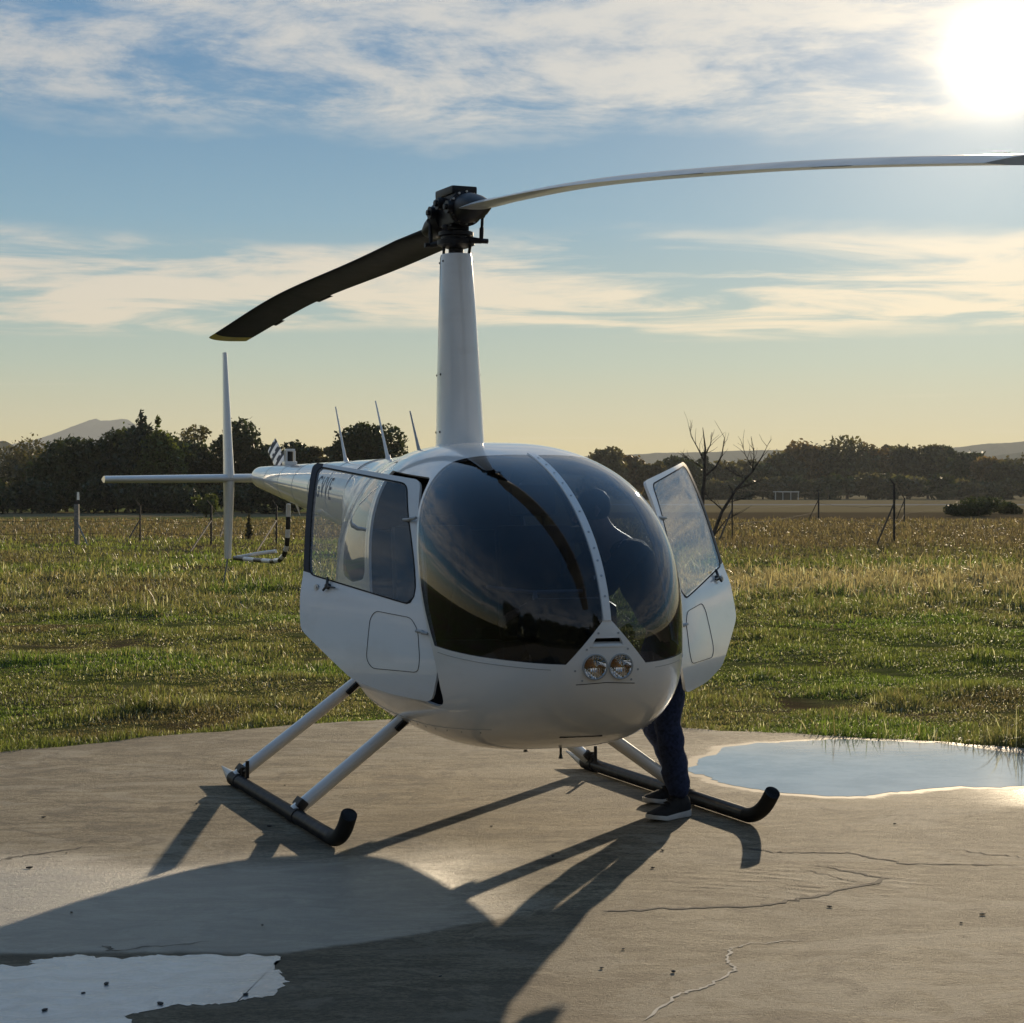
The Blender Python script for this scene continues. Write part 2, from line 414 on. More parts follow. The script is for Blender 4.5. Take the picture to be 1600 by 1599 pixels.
def side_yv(a, z):
    zt, zb, w, zm, nu, nl = secpar(a); up = z >= zm
    H = np.maximum(np.where(up, zt - zm, zm - zb), 1e-6); n = np.where(up, nu, nl)
    return w * np.maximum(1 - np.minimum(np.abs(z - zm) / H, 1) ** n, 0) ** (1 / n)
def door_y(a, z):
    """front doors are flatter above the sill than the shell around them"""
    a, z = np.asarray(a, float), np.asarray(z, float); y = side_yv(a, z); t = np.clip((z - 1.0) / .15, 0, 1); t = t * t * (3 - 2 * t)
    pl = np.minimum(.64, side_yv(a, np.ones_like(a))) - .13 * np.maximum(0, z - 1.0) / .75
    return y + (pl - y) * .8 * t
class Surf:
    """polygon soup with shared vertices that can be cut along the zero line of any function"""
    def __init__(s, V, Fs): s.V = [np.asarray(v, float) for v in V]; s.F = [list(f) for f in Fs]
    def cut(s, fn):
        V = s.V; vals = fn(np.array(V)); vals = np.where(np.abs(vals) < 1e-6, 1e-6, vals)
        neg, pos = [], []; cache = {}; V = list(V); vl = list(vals)
        def mid(i, j):
            k = (min(i, j), max(i, j))
            if k not in cache:
                t = vl[i] / (vl[i] - vl[j]); V.append(V[i] * (1 - t) + V[j] * t); vl.append(0.0); cache[k] = len(V) - 1
            return cache[k]
        for f in s.F:
            sg = [vl[i] < 0 for i in f]
            if all(sg): neg.append(f); continue
            if not any(sg): pos.append(f); continue
            fn_, fp = [], []
            for a, b in zip(f, f[1:] + f[:1]):
                (fn_ if vl[a] < 0 else fp).append(a)
                if (vl[a] < 0) != (vl[b] < 0):
                    m = mid(a, b); fn_.append(m); fp.append(m)
            if len(fn_) > 2: neg.append(fn_)
            if len(fp) > 2: pos.append(fp)
        A, B = Surf([], []), Surf([], []); A.V = B.V = V; A.F, B.F = neg, pos
        return A, B
    def join(s, o):
        n = len(s.V); r = Surf([], [])
        if s.V is o.V: r.V = s.V; r.F = s.F + o.F
        else: r.V = list(s.V) + list(o.V); r.F = s.F + [[i + n for i in f] for f in o.F]
        return r
    def obj(s, name, mats, parent=None, fn=None, thick=0.0, inner=0, param=None):
        """link the piece as a solid sheet: outer skin, inner skin and edge, with exact surface normals"""
        used = sorted({i for f in s.F for i in f}); V0 = np.array([s.V[u] for u in used])
        key = {}; mp = {}; keep = []
        for k, u in enumerate(used):
            q = tuple(np.round(V0[k] / 3e-4).astype(int))
            if q not in key: key[q] = len(keep); keep.append(k)
            mp[u] = key[q]
        V = V0[keep]; N = hull_normal(V)
        Fs = []
        for f in s.F:
            g_ = [mp[i] for i in f]; h = [g_[i] for i in range(len(g_)) if g_[i] != g_[i - 1]]
            if len(h) > 2 and len(set(h)) == len(h): Fs.append(h)
        W = V - N * thick
        if param is not None:
            a_, z_ = V[:, 0], V[:, 2]; V = param(a_, z_); N = np.cross(param(a_ + 5e-4, z_) - V, param(a_, z_ + 5e-4) - V)
            N /= np.maximum(np.linalg.norm(N, axis=1), 1e-12)[:, None]; N *= param.sign; W = V - N * thick
        elif fn is not None:
            V2, W2 = fn(V), fn(W); N = fn(V + N * 1e-3) - V2; N /= np.linalg.norm(N, axis=1)[:, None]; V, W = V2, W2
        n = len(V); cnt = {}
        for f in Fs:
            for a_, b_ in zip(f, f[1:] + f[:1]):
                if (b_, a_) in cnt: del cnt[(b_, a_)]
                else: cnt[(a_, b_)] = 1
        AV = [V, W]; AN = [N, -N]; faces = list(Fs) + [[i + n for i in f[::-1]] for f in Fs]; mi = [0] * len(Fs) + [inner] * len(Fs)
        base = 2 * n; RV, RN = [], []
        for (a_, b_) in cnt:
            q = [V[b_], V[a_], W[a_], W[b_]]; nn = np.cross(q[1] - q[0], q[2] - q[1]); l = np.linalg.norm(nn)
            if l < 1e-12: continue
            RV += q; RN += [nn / l] * 4; faces.append([base, base + 1, base + 2, base + 3]); mi.append(0); base += 4
        if RV: AV.append(np.array(RV)); AN.append(np.array(RN))
        o = mesh_obj(name, np.vstack(AV), faces, mats)
        o.data.polygons.foreach_set('material_index', mi)
        o.data.normals_split_custom_set_from_vertices([tuple(v) for v in np.vstack(AN)])
        return hpart(o, parent)
def hull_F(P):
    zt, zb, w, zm, nu, nl = secpar(np.clip(P[:, 0], TAILA, NOSE - 2e-4)); up = P[:, 2] >= zm
    H = np.maximum(np.where(up, zt - zm, zm - zb), 1e-4); n = np.where(up, nu, nl)
    return (np.abs(P[:, 1]) / np.maximum(w, 1e-4)) ** n + (np.abs(P[:, 2] - zm) / H) ** n
def hull_normal(P):
    e = 4e-4; g_ = np.stack([hull_F(P + d) - hull_F(P - d) for d in np.eye(3) * e], 1)
    tipm = P[:, 0] > NOSE - .004
    g_[tipm] = np.stack([np.full(tipm.sum(), 1.0), P[tipm, 1] * 3, (P[tipm, 2] - .88) * 3], 1)
    return g_ / np.maximum(np.linalg.norm(g_, axis=1), 1e-12)[:, None]

NA, NP = 190, 200
ta = np.linspace(0, 1, NA)
al = NOSE - (NOSE - TAILA) * (0.35 * ta ** 2.2 + .65 * (1 - np.cos(ta * np.pi / 2))); al[0] = NOSE - 1e-4
ph = np.linspace(-np.pi, np.pi, NP, endpoint=False) + 1e-4
AA, PP = np.meshgrid(al, ph, indexing='ij')
HV = hullpt(AA, PP).reshape(-1, 3)
HF = [[i * NP + k, i * NP + (k + 1) % NP, (i + 1) * NP + (k + 1) % NP, (i + 1) * NP + k] for i in range(NA - 1) for k in range(NP)]
tip = len(HV); HV = np.vstack([HV, [[NOSE, 0, .88]]])
HF += [[tip, (k + 1) % NP, k] for k in range(NP)]
HF = [f[::-1] for f in HF]
hull = Surf(HV, HF)

def sdf(poly, P):
    """signed distance to a side-view polygon, negative inside"""
    poly = np.asarray(poly, float); q = P[:, [0, 2]]
    d = np.full(len(q), 1e9); ins = np.zeros(len(q), bool)
    for (p0, p1) in zip(poly, np.roll(poly, -1, 0)):
        e = p1 - p0; t = np.clip(((q - p0) @ e) / (e @ e), 0, 1)
        d = np.minimum(d, np.linalg.norm(q - (p0 + t[:, None] * e), axis=1))
        c = ((p0[1] > q[:, 1]) != (p1[1] > q[:, 1]))
        with np.errstate(divide='ignore', invalid='ignore'):
            xi = p0[0] + (q[:, 1] - p0[1]) * e[0] / (e[1] if abs(e[1]) > 1e-12 else 1e-12)
        ins ^= c & (q[:, 0] < xi)
    return np.where(ins, -d, d)
def chaikin(poly, n=2):
    p = np.asarray(poly, float)
    for _ in range(n):
        q = np.roll(p, -1, 0); p = np.stack([.75 * p + .25 * q, .25 * p + .75 * q], 1).reshape(-1, 2)
    return p
def rounded(poly, r=.05, n=4):
    """fillet the corners of a polygon"""
    p = [np.array(v, float) for v in poly]; out = []
    for i, c in enumerate(p):
        a, b = p[i - 1], p[(i + 1) % len(p)]
        ra = min(r, .45 * np.linalg.norm(a - c)); rb = min(r, .45 * np.linalg.norm(b - c))
        s, e = c + (a - c) / np.linalg.norm(a - c) * ra, c + (b - c) / np.linalg.norm(b - c) * rb
        for k in range(n + 1):
            t = k / n; out.append((1 - t) ** 2 * s + 2 * t * (1 - t) * c + t * t * e)
    return np.array(out)

DOOR = rounded([(1.155, 1.682), (1.235, 1.50), (1.305, 1.40), (1.39, 1.25), (1.46, 1.10), (1.535, .965), (1.60, .84), (1.622, .74), (1.585, .60), (1.30, .612), (1.02, .655), (.555, .870), (.468, 1.17), (.205, 1.772)], .045)
DWIN = rounded([(1.065, 1.656), (1.155, 1.50), (1.235, 1.38), (1.315, 1.25), (1.38, 1.12), (1.385, 1.050), (.525, 1.160), (.275, 1.742)], .045)
OPENING = rounded([(1.155, 1.668), (1.243, 1.50), (1.313, 1.40), (1.398, 1.25), (1.468, 1.10), (1.545, .965), (1.618, .84), (1.657, .74), (1.652, .605), (1.57, .578), (1.30, .598), (1.01, .645), (.545, .862), (.456, 1.17), (.235, 1.715)], .04)
RDOOR = rounded([(.135, 1.765), (.405, 1.17), (.490, .875), (.42, .78), (0, .62), (-.2, .62), (-.46, .86), (-.55, 1.15), (-.52, 1.45), (-.36, 1.68), (-.1, 1.765)], .07)
RWIN = rounded([(.12, 1.69), (.345, 1.18), (.32, 1.13), (0, 1.10), (-.33, 1.13), (-.44, 1.32), (-.42, 1.5), (-.28, 1.65), (0, 1.70)], .07)

EDGE_PSI = [-.7, -.124, .035, .242, .454, .647, .776, .876, .961, 1.053, 1.118, 1.225, 1.35, 1.5708]
EDGE_A = [1.80, 1.636, 1.563, 1.486, 1.416, 1.333, 1.259, 1.221, 1.190, 1.165, 1.165, 1.215, 1.255, 1.27]
STRIP = .018
def f_rear(P): return np.interp(np.arctan2(P[:, 2] - .95, np.abs(P[:, 1])), EDGE_PSI, EDGE_A) - P[:, 0]
def f_bottom(P): return np.interp(P[:, 0], [1.5, 1.636, 1.768, 1.96, 2.155, 2.257, 2.33], [.885, .874, .863, .85, .839, .831, .826]) - P[:, 2]
def f_centre(P): return STRIP - np.abs(P[:, 1])
def f_diag(P): return (.8286 + (.190 - np.abs(P[:, 1])) * (1.025 - .8286) / (.190 - STRIP)) - P[:, 2]

panes, rest = hull, Surf([], [])
rest.V = hull.V
parts_out = []
cur = hull
for fn in (f_bottom, f_rear, f_diag, f_centre):
    cur, o = cur.cut(fn); parts_out.append(o)
rest = parts_out[0]
for o in parts_out[1:]:
    o2 = Surf([], []); o2.V = o.V; o2.F = o.F; rest = rest.join(o2)
left_pane, right_pane = cur.cut(lambda P: P[:, 1])      # negative y: right-hand side of the aircraft
for p in (left_pane, right_pane):
    p.obj('windshield', [MAT['windshield_glass']], thick=.004)
# front door openings, doors
def both(fn): return lambda P: np.where(np.abs(P[:, 1]) > .2, fn(P), 1.0)
door_src, _ = rest.cut(both(lambda P: sdf(DOOR, P)))
open_in, rest = rest.cut(both(lambda P: sdf(OPENING, P)))
rear_in, rest = rest.cut(both(lambda P: sdf(RDOOR, P)))
seam, rear_door = rear_in.cut(both(lambda P: -(sdf(RDOOR, P) + .007)))
rwin, rear_door = rear_door.cut(both(lambda P: sdf(RWIN, P)))
front = lambda fn: (lambda P: np.where(P[:, 0] > 2.0, fn(P), 1.0))
for yc in (-.0605, .0615):
    _, rest = rest.cut(front(lambda P, yc=yc: np.hypot(P[:, 1] - yc, P[:, 2] - .817) - .0545))
def f_scoop(P): return np.maximum(np.maximum(P[:, 2] - .946, .912 - P[:, 2]), np.abs(P[:, 1]) - (.080 - (P[:, 2] - .912) * .68))
_, rest = rest.cut(front(f_scoop))
hull_o = rest.obj('fuselage_shell', [MAT['white_paint'], MAT['cabin_dark']], thick=.014, inner=1)
for sgn in (-1, 1):
    pick = lambda S: S.cut(lambda P, q=sgn: P[:, 1] * -q)[0]
    d = pick(rear_door).obj('rear_door', [MAT['white_paint'], MAT['cabin_dark']], thick=.016, inner=1)
    pick(rwin).obj('window_pane', [MAT['rear_glass']], d, thick=.004)
    pick(seam).obj('door_seam', [MAT['groove']], thick=.016, fn=lambda V: V * np.array([1, .994, 1]))
    a0, z0 = .40, 1.03
    mb = MB(); y0 = side_y(a0, z0)
    mb.box((a0, sgn * (y0 + .010), z0), (.10, .016, .022), bev=.005).tube([(a0 + .03, sgn * (y0 - .005), z0), (a0 + .03, sgn * (y0 + .012), z0)], .008, 8)
    hpart(mb.build('handle', MAT['black_paint']), d)

def rot_about(V, A, B, ang):
    k = (B - A) / np.linalg.norm(B - A); Q = V - A
    return A + Q * np.cos(ang) + np.cross(k, Q) * np.sin(ang) + np.outer(Q @ k, k) * (1 - np.cos(ang))
for sgn, deg, (ax, ay, la, lv) in ((-1, 27.7, (1.507, .599, -.458, .055)), (1, 42.0, (1.617, .605, -.375, .069))):
    A = np.array([ax, sgn * ay, .93]); B = A + np.array([la * .55, sgn * lv * .55, .55])
    ang = math.radians(deg) * (-sgn)
    fn = lambda V, A=A, B=B, ang=ang: rot_about(np.asarray(V, float), A, B, ang)
    def par(a, z, q=sgn, fn=fn): return fn(np.stack([a, q * door_y(a, z), z], 1))
    par.sign = -sgn
    src = door_src.cut(lambda P, q=sgn: P[:, 1] * -q)[0]
    win, frame = src.cut(lambda P: sdf(DWIN, P))
    # rear bar of the window frame is finished in dark navy
    bar, frame2 = frame.cut(lambda P: np.maximum(P[:, 0] - (.315 + (1.742 - P[:, 2]) * .43), (1.162 + (.525 - P[:, 0]) * .128) - P[:, 2]))
    d = frame2.obj('cabin_door', [MAT['white_paint'], MAT['cabin_dark']], param=par, thick=.015, inner=1)
    d['label'] = 'open front door hinged at the windshield, %s' % ('swung a little out' if sgn < 0 else 'swung wide out')
    bar.obj('frame_bar', [MAT['dark_navy']], d, param=par, thick=.015)
    win.obj('window_pane', [MAT['door_glass']], d, param=par, thick=.004)
    rimw, _ = frame.cut(lambda P: sdf(DWIN, P) - .007)
    def par2(a, z, q=sgn, fn=fn): return fn(np.stack([a, q * (door_y(a, z) + .002), z], 1))
    par2.sign = -sgn
    rimw.obj('window_seal', [MAT['black_rubber']], d, param=par2, thick=.003)
    def dp(a, z, off=0.0): return fn(np.array([[a, sgn * (float(door_y([a], [z])[0]) + off), z]]))[0]
    # outline of the moulded pocket in the lower door
    PK = rounded([(1.10, .96), (1.13, 1.0), (1.40, .985), (1.46, .93), (1.50, .80), (1.50, .73), (1.17, .72), (1.12, .76)], .03, 3)
    dens = [p0 + (p1 - p0) * t for p0, p1 in zip(PK, np.roll(PK, -1, 0)) for t in (0, .5)]
    mb = MB(); loop = [dp(a, z, .0012) for a, z in dens]
    mb.tube(loop + [loop[0]], .0015, 6); hpart(mb.build('pocket_outline', MAT['groove']), d)
    # latch handle and lock
    mb = MB(); h0 = dp(.72, 1.10, .012); n0 = dp(.72, 1.10, .05) - dp(.72, 1.10, 0); n0 /= np.linalg.norm(n0)
    mb.tube([dp(.72, 1.10, -.005), dp(.72, 1.10, .018)], .015, 12).tube([dp(.72, 1.10, .014), dp(.705, 1.145, .016)], [.008, .007], 8).tube([dp(.72, 1.10, .014), dp(.79, 1.095, .014)], [.006, .004], 8).tube([dp(.72, 1.10, .014), dp(.70, 1.075, .014)], [.008, .006], 8)
    hpart(mb.build('handle', MAT['black_paint']), d)
    mb = MB(); mb.tube([dp(.625, 1.09, -.004), dp(.625, 1.09, .006)], .016, 14).tube([dp(.625, 1.09, .004), dp(.625, 1.09, .009)], .008, 10)
    hpart(mb.build('lock', MAT['steel']), d)
    for (a, z) in ((1.215, 1.47), (1.525, .925)):
        mb = MB(); p = dp(a - .03, z, .006); q = np.array([a + .04, sgn * (side_y(a + .04, z) + .004), z])
        m = (p + q) / 2 + np.array([0, sgn * .012, 0])
        mb.tube([dp(a - .075, z, .003), p, m, q], [.007, .009, .009, .007], 8)
        hpart(mb.build('hinge', MAT['grey_paint']), d)

# centre strip of the windshield with its screws, and the bow
def on_hull_top(a, y=0):
    zt = float(secpar(np.array([a]))[0][0]); return Vector((a, y, zt))
arc = [on_hull_top(a) for a in np.concatenate([np.linspace(1.24, 2.1, 30), np.linspace(2.12, 2.315, 18)])]
mb = MB()
rings = []
for i, p in enumerate(arc):
    d = (arc[min(i + 1, len(arc) - 1)] - arc[max(i - 1, 0)]).normalized(); nrm = Vector((-d.z, 0, d.x)); nrm = nrm if nrm.z + nrm.x > 0 else -nrm
    w = STRIP + .004
    rings.append([p + Vector((0, -w, 0)) - nrm * .006, p + Vector((0, -w * .8, 0)) + nrm * .006, p + Vector((0, w * .8, 0)) + nrm * .006, p + Vector((0, w, 0)) - nrm * .006])
mb.loft(rings); strip_o = hpart(mb.build('centre_strip', MAT['white_paint']))
for i in range(4, len(arc) - 2, 4):
    p = arc[i]; d = (arc[i + 1] - arc[i]).normalized(); nrm = Vector((-d.z, 0, d.x)); nrm = nrm if nrm.z + nrm.x > 0 else -nrm
    mb = MB(); mb.tube([p + nrm * .004, p + nrm * .0085], .0055, 8); hpart(mb.build('screw', MAT['steel']), strip_o)

# nose: air scoop, lights
def nose_pt(y, z, off=0.0):
    # x of the nose surface at (y, z)
    lo, hi = 1.6, NOSE
    for _ in range(40):
        m = (lo + hi) / 2; zt, zb, w, zm, nu, nl = [float(q) for q in secpar(m)]
        up = z >= zm; H = (zt - zm) if up else (zm - zb); n = nu if up else nl
        ins = H > 1e-6 and w > 1e-6 and (abs(y) / w) ** n + (abs(z - zm) / H) ** n < 1
        if ins: lo = m
        else: hi = m
    return Vector((lo + off, y, z))
mb = MB()
ring_o = [nose_pt(y, z, -.002) for y, z in ((-.084, .906), (-.056, .950), (.056, .950), (.084, .906))]
ring_i = [nose_pt(y, z, -.07) for y, z in ((-.070, .912), (-.050, .945), (.050, .945), (.070, .912))]
mb.add(ring_o + ring_i, [(4, 5, 6, 7), (0, 1, 5, 4), (1, 2, 6, 5), (2, 3, 7, 6), (3, 0, 4, 7)])
scoop = hpart(mb.build('air_intake', MAT['panel_black'], sharp=20))
mb = MB(); lip = [nose_pt(y, .904, .001) for y in np.linspace(-.088, .088, 9)]; lip2 = [nose_pt(y, .926, -.022) for y in np.linspace(-.072, .072, 9)]
mb.add(lip + lip2, [(k, k + 1, 10 + k, 9 + k) for k in range(8)])
o = hpart(mb.build('intake_lip', MAT['white_paint']), scoop); md = o.modifiers.new('t', 'SOLIDIFY'); md.thickness = .006; md.offset = 0
for y in (-.0605, .0615):
    c = nose_pt(y, .817); nrm = Vector((1, y * .55, -.07)).normalized(); rq = nrm.to_track_quat('Z', 'Y').to_matrix()
    mb = MB(); mb.lathe([(.0535, -.05), (.0535, .003), (.0585, .005), (.0585, -.002)], c, 40, rot=rq, cap=False)
    lamp = hpart(mb.build('landing_light', MAT['black_rubber']))
    mb = MB(); mb.lathe([(.002, -.042), (.018, -.040), (.034, -.030), (.046, -.012), (.052, .001)], c, 48, rot=rq, cap=False)
    hpart(mb.build('reflector', MAT['chrome']), lamp)
    for k in range(9):
        yy = (k - 4) * .0105; ln = math.sqrt(max(.047 ** 2 - yy ** 2, 0))
        mb = MB(); mb.tube([rq @ Vector((yy, -ln, -.004)) + c, rq @ Vector((yy, -.004, -.007)) + c], .0028, 6)
        hpart(mb.build('lens_rib', MAT['chrome']), lamp)
    mb = MB(); mb.tube([c + nrm * -.04, c + nrm * -.014], [.010, .007], 10); hpart(mb.build('bulb', MAT['amber']), lamp)
    mb = MB(); mb.lathe([(.051, .0015), (.040, .006), (.02, .009), (.002, .0098)], c, 40, rot=rq, cap=False); hpart(mb.build('lens', MAT['lamp_glass']), lamp)
    mb = MB(); mb.lathe([(.052, .002), (.055, .0065), (.0592, .0045), (.0592, -.003)], c, 48, rot=rq, cap=False)
    hpart(mb.build('bezel', MAT['grey_paint']), lamp)
for (y, z) in ((-.10, .895), (.095, .895), (-.045, .967), (.05, .967), (-.15, .80), (.15, .80), (-.115, .755), (.12, .755)):
    p = nose_pt(y, z); mb = MB(); mb.tube([p - Vector((.004, 0, 0)), p + Vector((.0025, 0, 0))], .005, 8); hpart(mb.build('rivet', MAT['grey_paint']))
# access panel joint across the chin, belly fittings
mb = MB(); mb.tube([nose_pt(y, .745 - abs(y) * .06, .0005) for y in np.linspace(-.14, .14, 15)], .0018, 6); hpart(mb.build('panel_joint', MAT['groove']))
for a, y, h in ((1.55, .05, .05), (1.1, .02, .04)):
    zt, zb = [float(q) for q in secpar(a)[:2]]
    mb = MB(); mb.tube([(a, y, zb + .02), (a, y, zb - h * .5), (a, y, zb - h)], [.007, .006, .012], 8); hpart(mb.build('drain', MAT['black_paint']))

# skin joints
def surf_y(a, z, off=.0006): return side_y(a, z) + off
for sgn in (-1, 1):
    for pts in ([(a, float(np.interp(a, [1.5, 1.636, 1.768, 1.96, 2.155, 2.257, 2.33], [.885, .874, .863, .85, .839, .831, .826])) - .026) for a in np.linspace(1.67, 2.27, 30)],
                [(a, .44 + .05 * ((a - .6) / 1.2) ** 2) for a in np.linspace(-.55, 1.85, 50)],
                [(-.63, z) for z in np.linspace(.52, 1.72, 30)],
                [(-.75, .78), (-.78, 1.25), (-1.10, 1.32), (-1.13, 1.02), (-.98, .86), (-.75, .78)]):
        mb = MB(); P = []
        for (p, q) in zip(pts, pts[1:]):
            for t in ((0,) if len(pts) > 10 else np.linspace(0, 1, 8, endpoint=False)): P.append((p[0] + (q[0] - p[0]) * t, p[1] + (q[1] - p[1]) * t))
        P.append(pts[-1]); mb.tube([(a, sgn * surf_y(a, z), z) for a, z in P], .0016, 5); hpart(mb.build('skin_joint', MAT['joint_grey']))
    for a in np.linspace(-.5, 1.75, 16):
        z = .425 + .05 * ((a - .6) / 1.2) ** 2; mb = MB(); y = side_y(a, z); mb.tube([(a, sgn * (y - .004), z), (a, sgn * (y + .0018), z - .001)], .004, 6); hpart(mb.build('rivet', MAT['joint_grey']))

# ---------------- cabin interior
def section_ring(a, scale=.965, n=48):
    P = hullpt(np.full(n, a), np.linspace(-np.pi, np.pi, n, endpoint=False)); c = np.array([a, 0, .95])
    return [Vector(c + (p - c) * np.array([1, scale, scale])) for p in P]
mb = MB(); mb.loft([section_ring(-.47), section_ring(-.45)]); hpart(mb.build('cabin_bulkhead', MAT['cabin_dark']))
mb = MB(); rows = []
for a in np.linspace(-.45, 1.86, 14):
    zf = .47
    y = max(side_y(a, zf - .02) - .05, .05); rows.append([Vector((a, -y, zf)), Vector((a, y, zf)), Vector((a, y, zf - .02)), Vector((a, -y, zf - .02))])
mb.loft(rows); hpart(mb.build('cabin_floor', MAT['cabin_dark']))
def seat(a, y, wid=.46, back=.62, lean=.16, head=True):
    mb = MB(); rq = Matrix.Rotation(-lean, 3, 'Y')
    base = MB(); base.box((a + .02, y, .60), (.46, wid - .04, .27), bev=.03)
    s = hpart(base.build('seat_box', MAT['cabin_dark']))
    mb.box((a, y, .77), (.50, wid, .11), Matrix.Rotation(R(-6), 3, 'Y'), .045); hpart(mb.build('cushion', MAT['seat_leather']), s)
    mb = MB(); mb.box((a - .30, y, .80 + back / 2), (.10, wid - .02, back), rq, .045); hpart(mb.build('backrest', MAT['seat_leather']), s)
    if head:
        mb = MB(); mb.box((a - .385, y, .84 + back + .09), (.075, wid * .55, .17), rq, .03)
        mb.tube([(a - .36, y - .06, .8 + back - .06), (a - .38, y - .06, .8 + back + .06)], .008, 6).tube([(a - .36, y + .06, .8 + back - .06), (a - .38, y + .06, .8 + back + .06)], .008, 6)
        hpart(mb.build('headrest', MAT['seat_leather']), s)
    mb = MB(); mb.tube([(a - .36, y + .16, .78 + back), (a - .22, y + .13, 1.2), (a - .15, y + .05, .85)], .012, 6, flat=((0, 1, 0), 2.0)); hpart(mb.build('seat_belt', MAT['cabin_dark']), s)
for y in (-.29, .29): seat(.78, y)
for y in (-.27, .27): seat(-.02, y, .44, .58, .10, False)
# instrument console
mb = MB()
def quad_ring(a0, a1, w, z): return [Vector((a0, -w, z)), Vector((a1, -w * .8, z)), Vector((a1, w * .8, z)), Vector((a0, w, z))]
mb.loft([quad_ring(1.62, 1.98, .13, .46), quad_ring(1.66, 1.98, .11, .72), quad_ring(1.72, 1.96, .16, .82), quad_ring(1.75, 1.95, .24, .92), quad_ring(1.80, 1.93, .24, 1.06), quad_ring(1.83, 1.93, .17, 1.10)])
con = hpart(mb.build('instrument_console', MAT['panel_black'], sharp=25))
for i, (y, z) in enumerate([(-.15, 1.0), (-.05, 1.0), (.05, 1.0), (.15, 1.0), (-.1, .91), (0, .90), (.1, .91)]):
    mb = MB(); a = 1.745 + (z - .9) * .36
    mb.lathe([(.036, -.006), (.040, 0), (.036, -.012), (.002, -.010)], (a, y, z), 20, 'x'); hpart(mb.build('gauge', MAT['grey_paint']), con)
mb = MB()
mb.tube([(1.22, 0, .46), (1.27, 0, .80), (1.33, 0, 1.02), (1.30, 0, 1.10)], [.018, .016, .014, .014], 10).tube([(1.30, -.26, 1.13), (1.30, -.02, 1.10), (1.30, .26, 1.10)], .011, 8)
cyc = hpart(mb.build('cyclic_stick', MAT['steel']))
for y, z in ((-.26, 1.13), (.26, 1.10)):
    mb = MB(); mb.tube([(1.295, y, z + .01), (1.30, y, z - .06), (1.305, y, z - .12)], [.016, .018, .015], 10); hpart(mb.build('grip', MAT['black_rubber']), cyc)
for y in (-.36, -.24, .24, .36):
    mb = MB(); mb.tube([(1.80, y, .47), (1.86, y, .60)], .010, 8).box((1.85, y, .61), (.03, .07, .09), Matrix.Rotation(R(-25), 3, 'Y'), .008); hpart(mb.build('pedal', MAT['steel']))
for y in (-.50, .06):
    mb = MB(); mb.tube([(.62, y, .60), (1.02, y, .78)], .012, 8).tube([(1.0, y, .77), (1.12, y, .825)], .019, 8); hpart(mb.build('collective_lever', MAT['black_rubber']))
# compass and headliner rib inside the windshield bow
mb = MB(); mb.box((1.95, -.0, 1.40), (.07, .07, .075), bev=.012).tube([(1.97, 0, 1.43), (2.0, 0, 1.46)], .006, 6); hpart(mb.build('compass', MAT['panel_black']))

# ---------------- mast fairing and rotor
def naca(th, n=28):
    pts = []
    for k in range(n):
        a = 2 * math.pi * k / n; x = (1 - math.cos(a)) / 2
        y = 5 * th * (.2969 * math.sqrt(x) - .126 * x - .3516 * x**2 + .2843 * x**3 - .1036 * x**4)
        pts.append((x, y if a < math.pi else -y))
    return pts
LEAN = -.024
mb = MB(); rings = []
for z, hw, ch, lead in ((1.80, .150, .62, .20), (1.835, .134, .58, .185), (1.87, .127, .56, .178), (2.2, .116, .50, .158), (2.6, .100, .41, .130), (2.905, .0855, .34, .105), (2.92, .081, .33, .101)):
    off = LEAN * (z - 1.84) / 1.1
    rings.append([Vector((lead - x * ch, off + y / .25 * hw, z)) for x, y in naca(.5, 40)])
mb.loft(rings); mast = hpart(mb.build('mast_fairing', MAT['white_paint'], sharp=60))
for z in (2.25, 2.88, 1.93):
    for s in (-1, 1):
        for x in (.03, -.08):
            k = (z - 1.84) / 1.1; mb = MB(); hw, ch, ld = np.interp(z, [1.87, 2.2, 2.6, 2.905], [.127, .116, .100, .0855]), np.interp(z, [1.87, 2.2, 2.6, 2.905], [.56, .50, .41, .34]), np.interp(z, [1.87, 2.2, 2.6, 2.905], [.178, .158, .130, .105])
            q = (ld - x) / ch; y = LEAN * k + s * hw / .25 * 2.5 * (.2969 * math.sqrt(q) - .126 * q - .3516 * q**2 + .2843 * q**3 - .1036 * q**4) - s * .002
            mb.tube([(x, y - s * .005, z), (x, y + s * .006, z)], .006, 8); hpart(mb.build('rivet', MAT['black_paint']), mast)
HUBY = -.024
mb = MB(); mb.tube([(0, HUBY, 2.85), (0, HUBY, 3.08)], .042, 20).tube([(.055, HUBY + .05, 2.86), (.07, HUBY + .065, 2.985)], .009, 8).tube([(-.09, HUBY + .045, 2.86), (-.09, HUBY + .05, 2.985)], .009, 8).tube([(.0, HUBY - .07, 2.86), (.0, HUBY - .07, 2.985)], .009, 8)
hpart(mb.build('rotor_shaft', MAT['black_metal']))
mb = MB(); mb.lathe([(.055, 2.955), (.085, 2.965), (.105, 2.975), (.105, 3.0), (.085, 3.005), (.085, 3.02), (.098, 3.025), (.098, 3.045), (.06, 3.06)], (0, HUBY, 0), 28)
swash = hpart(mb.build('swashplate', MAT['black_metal']))
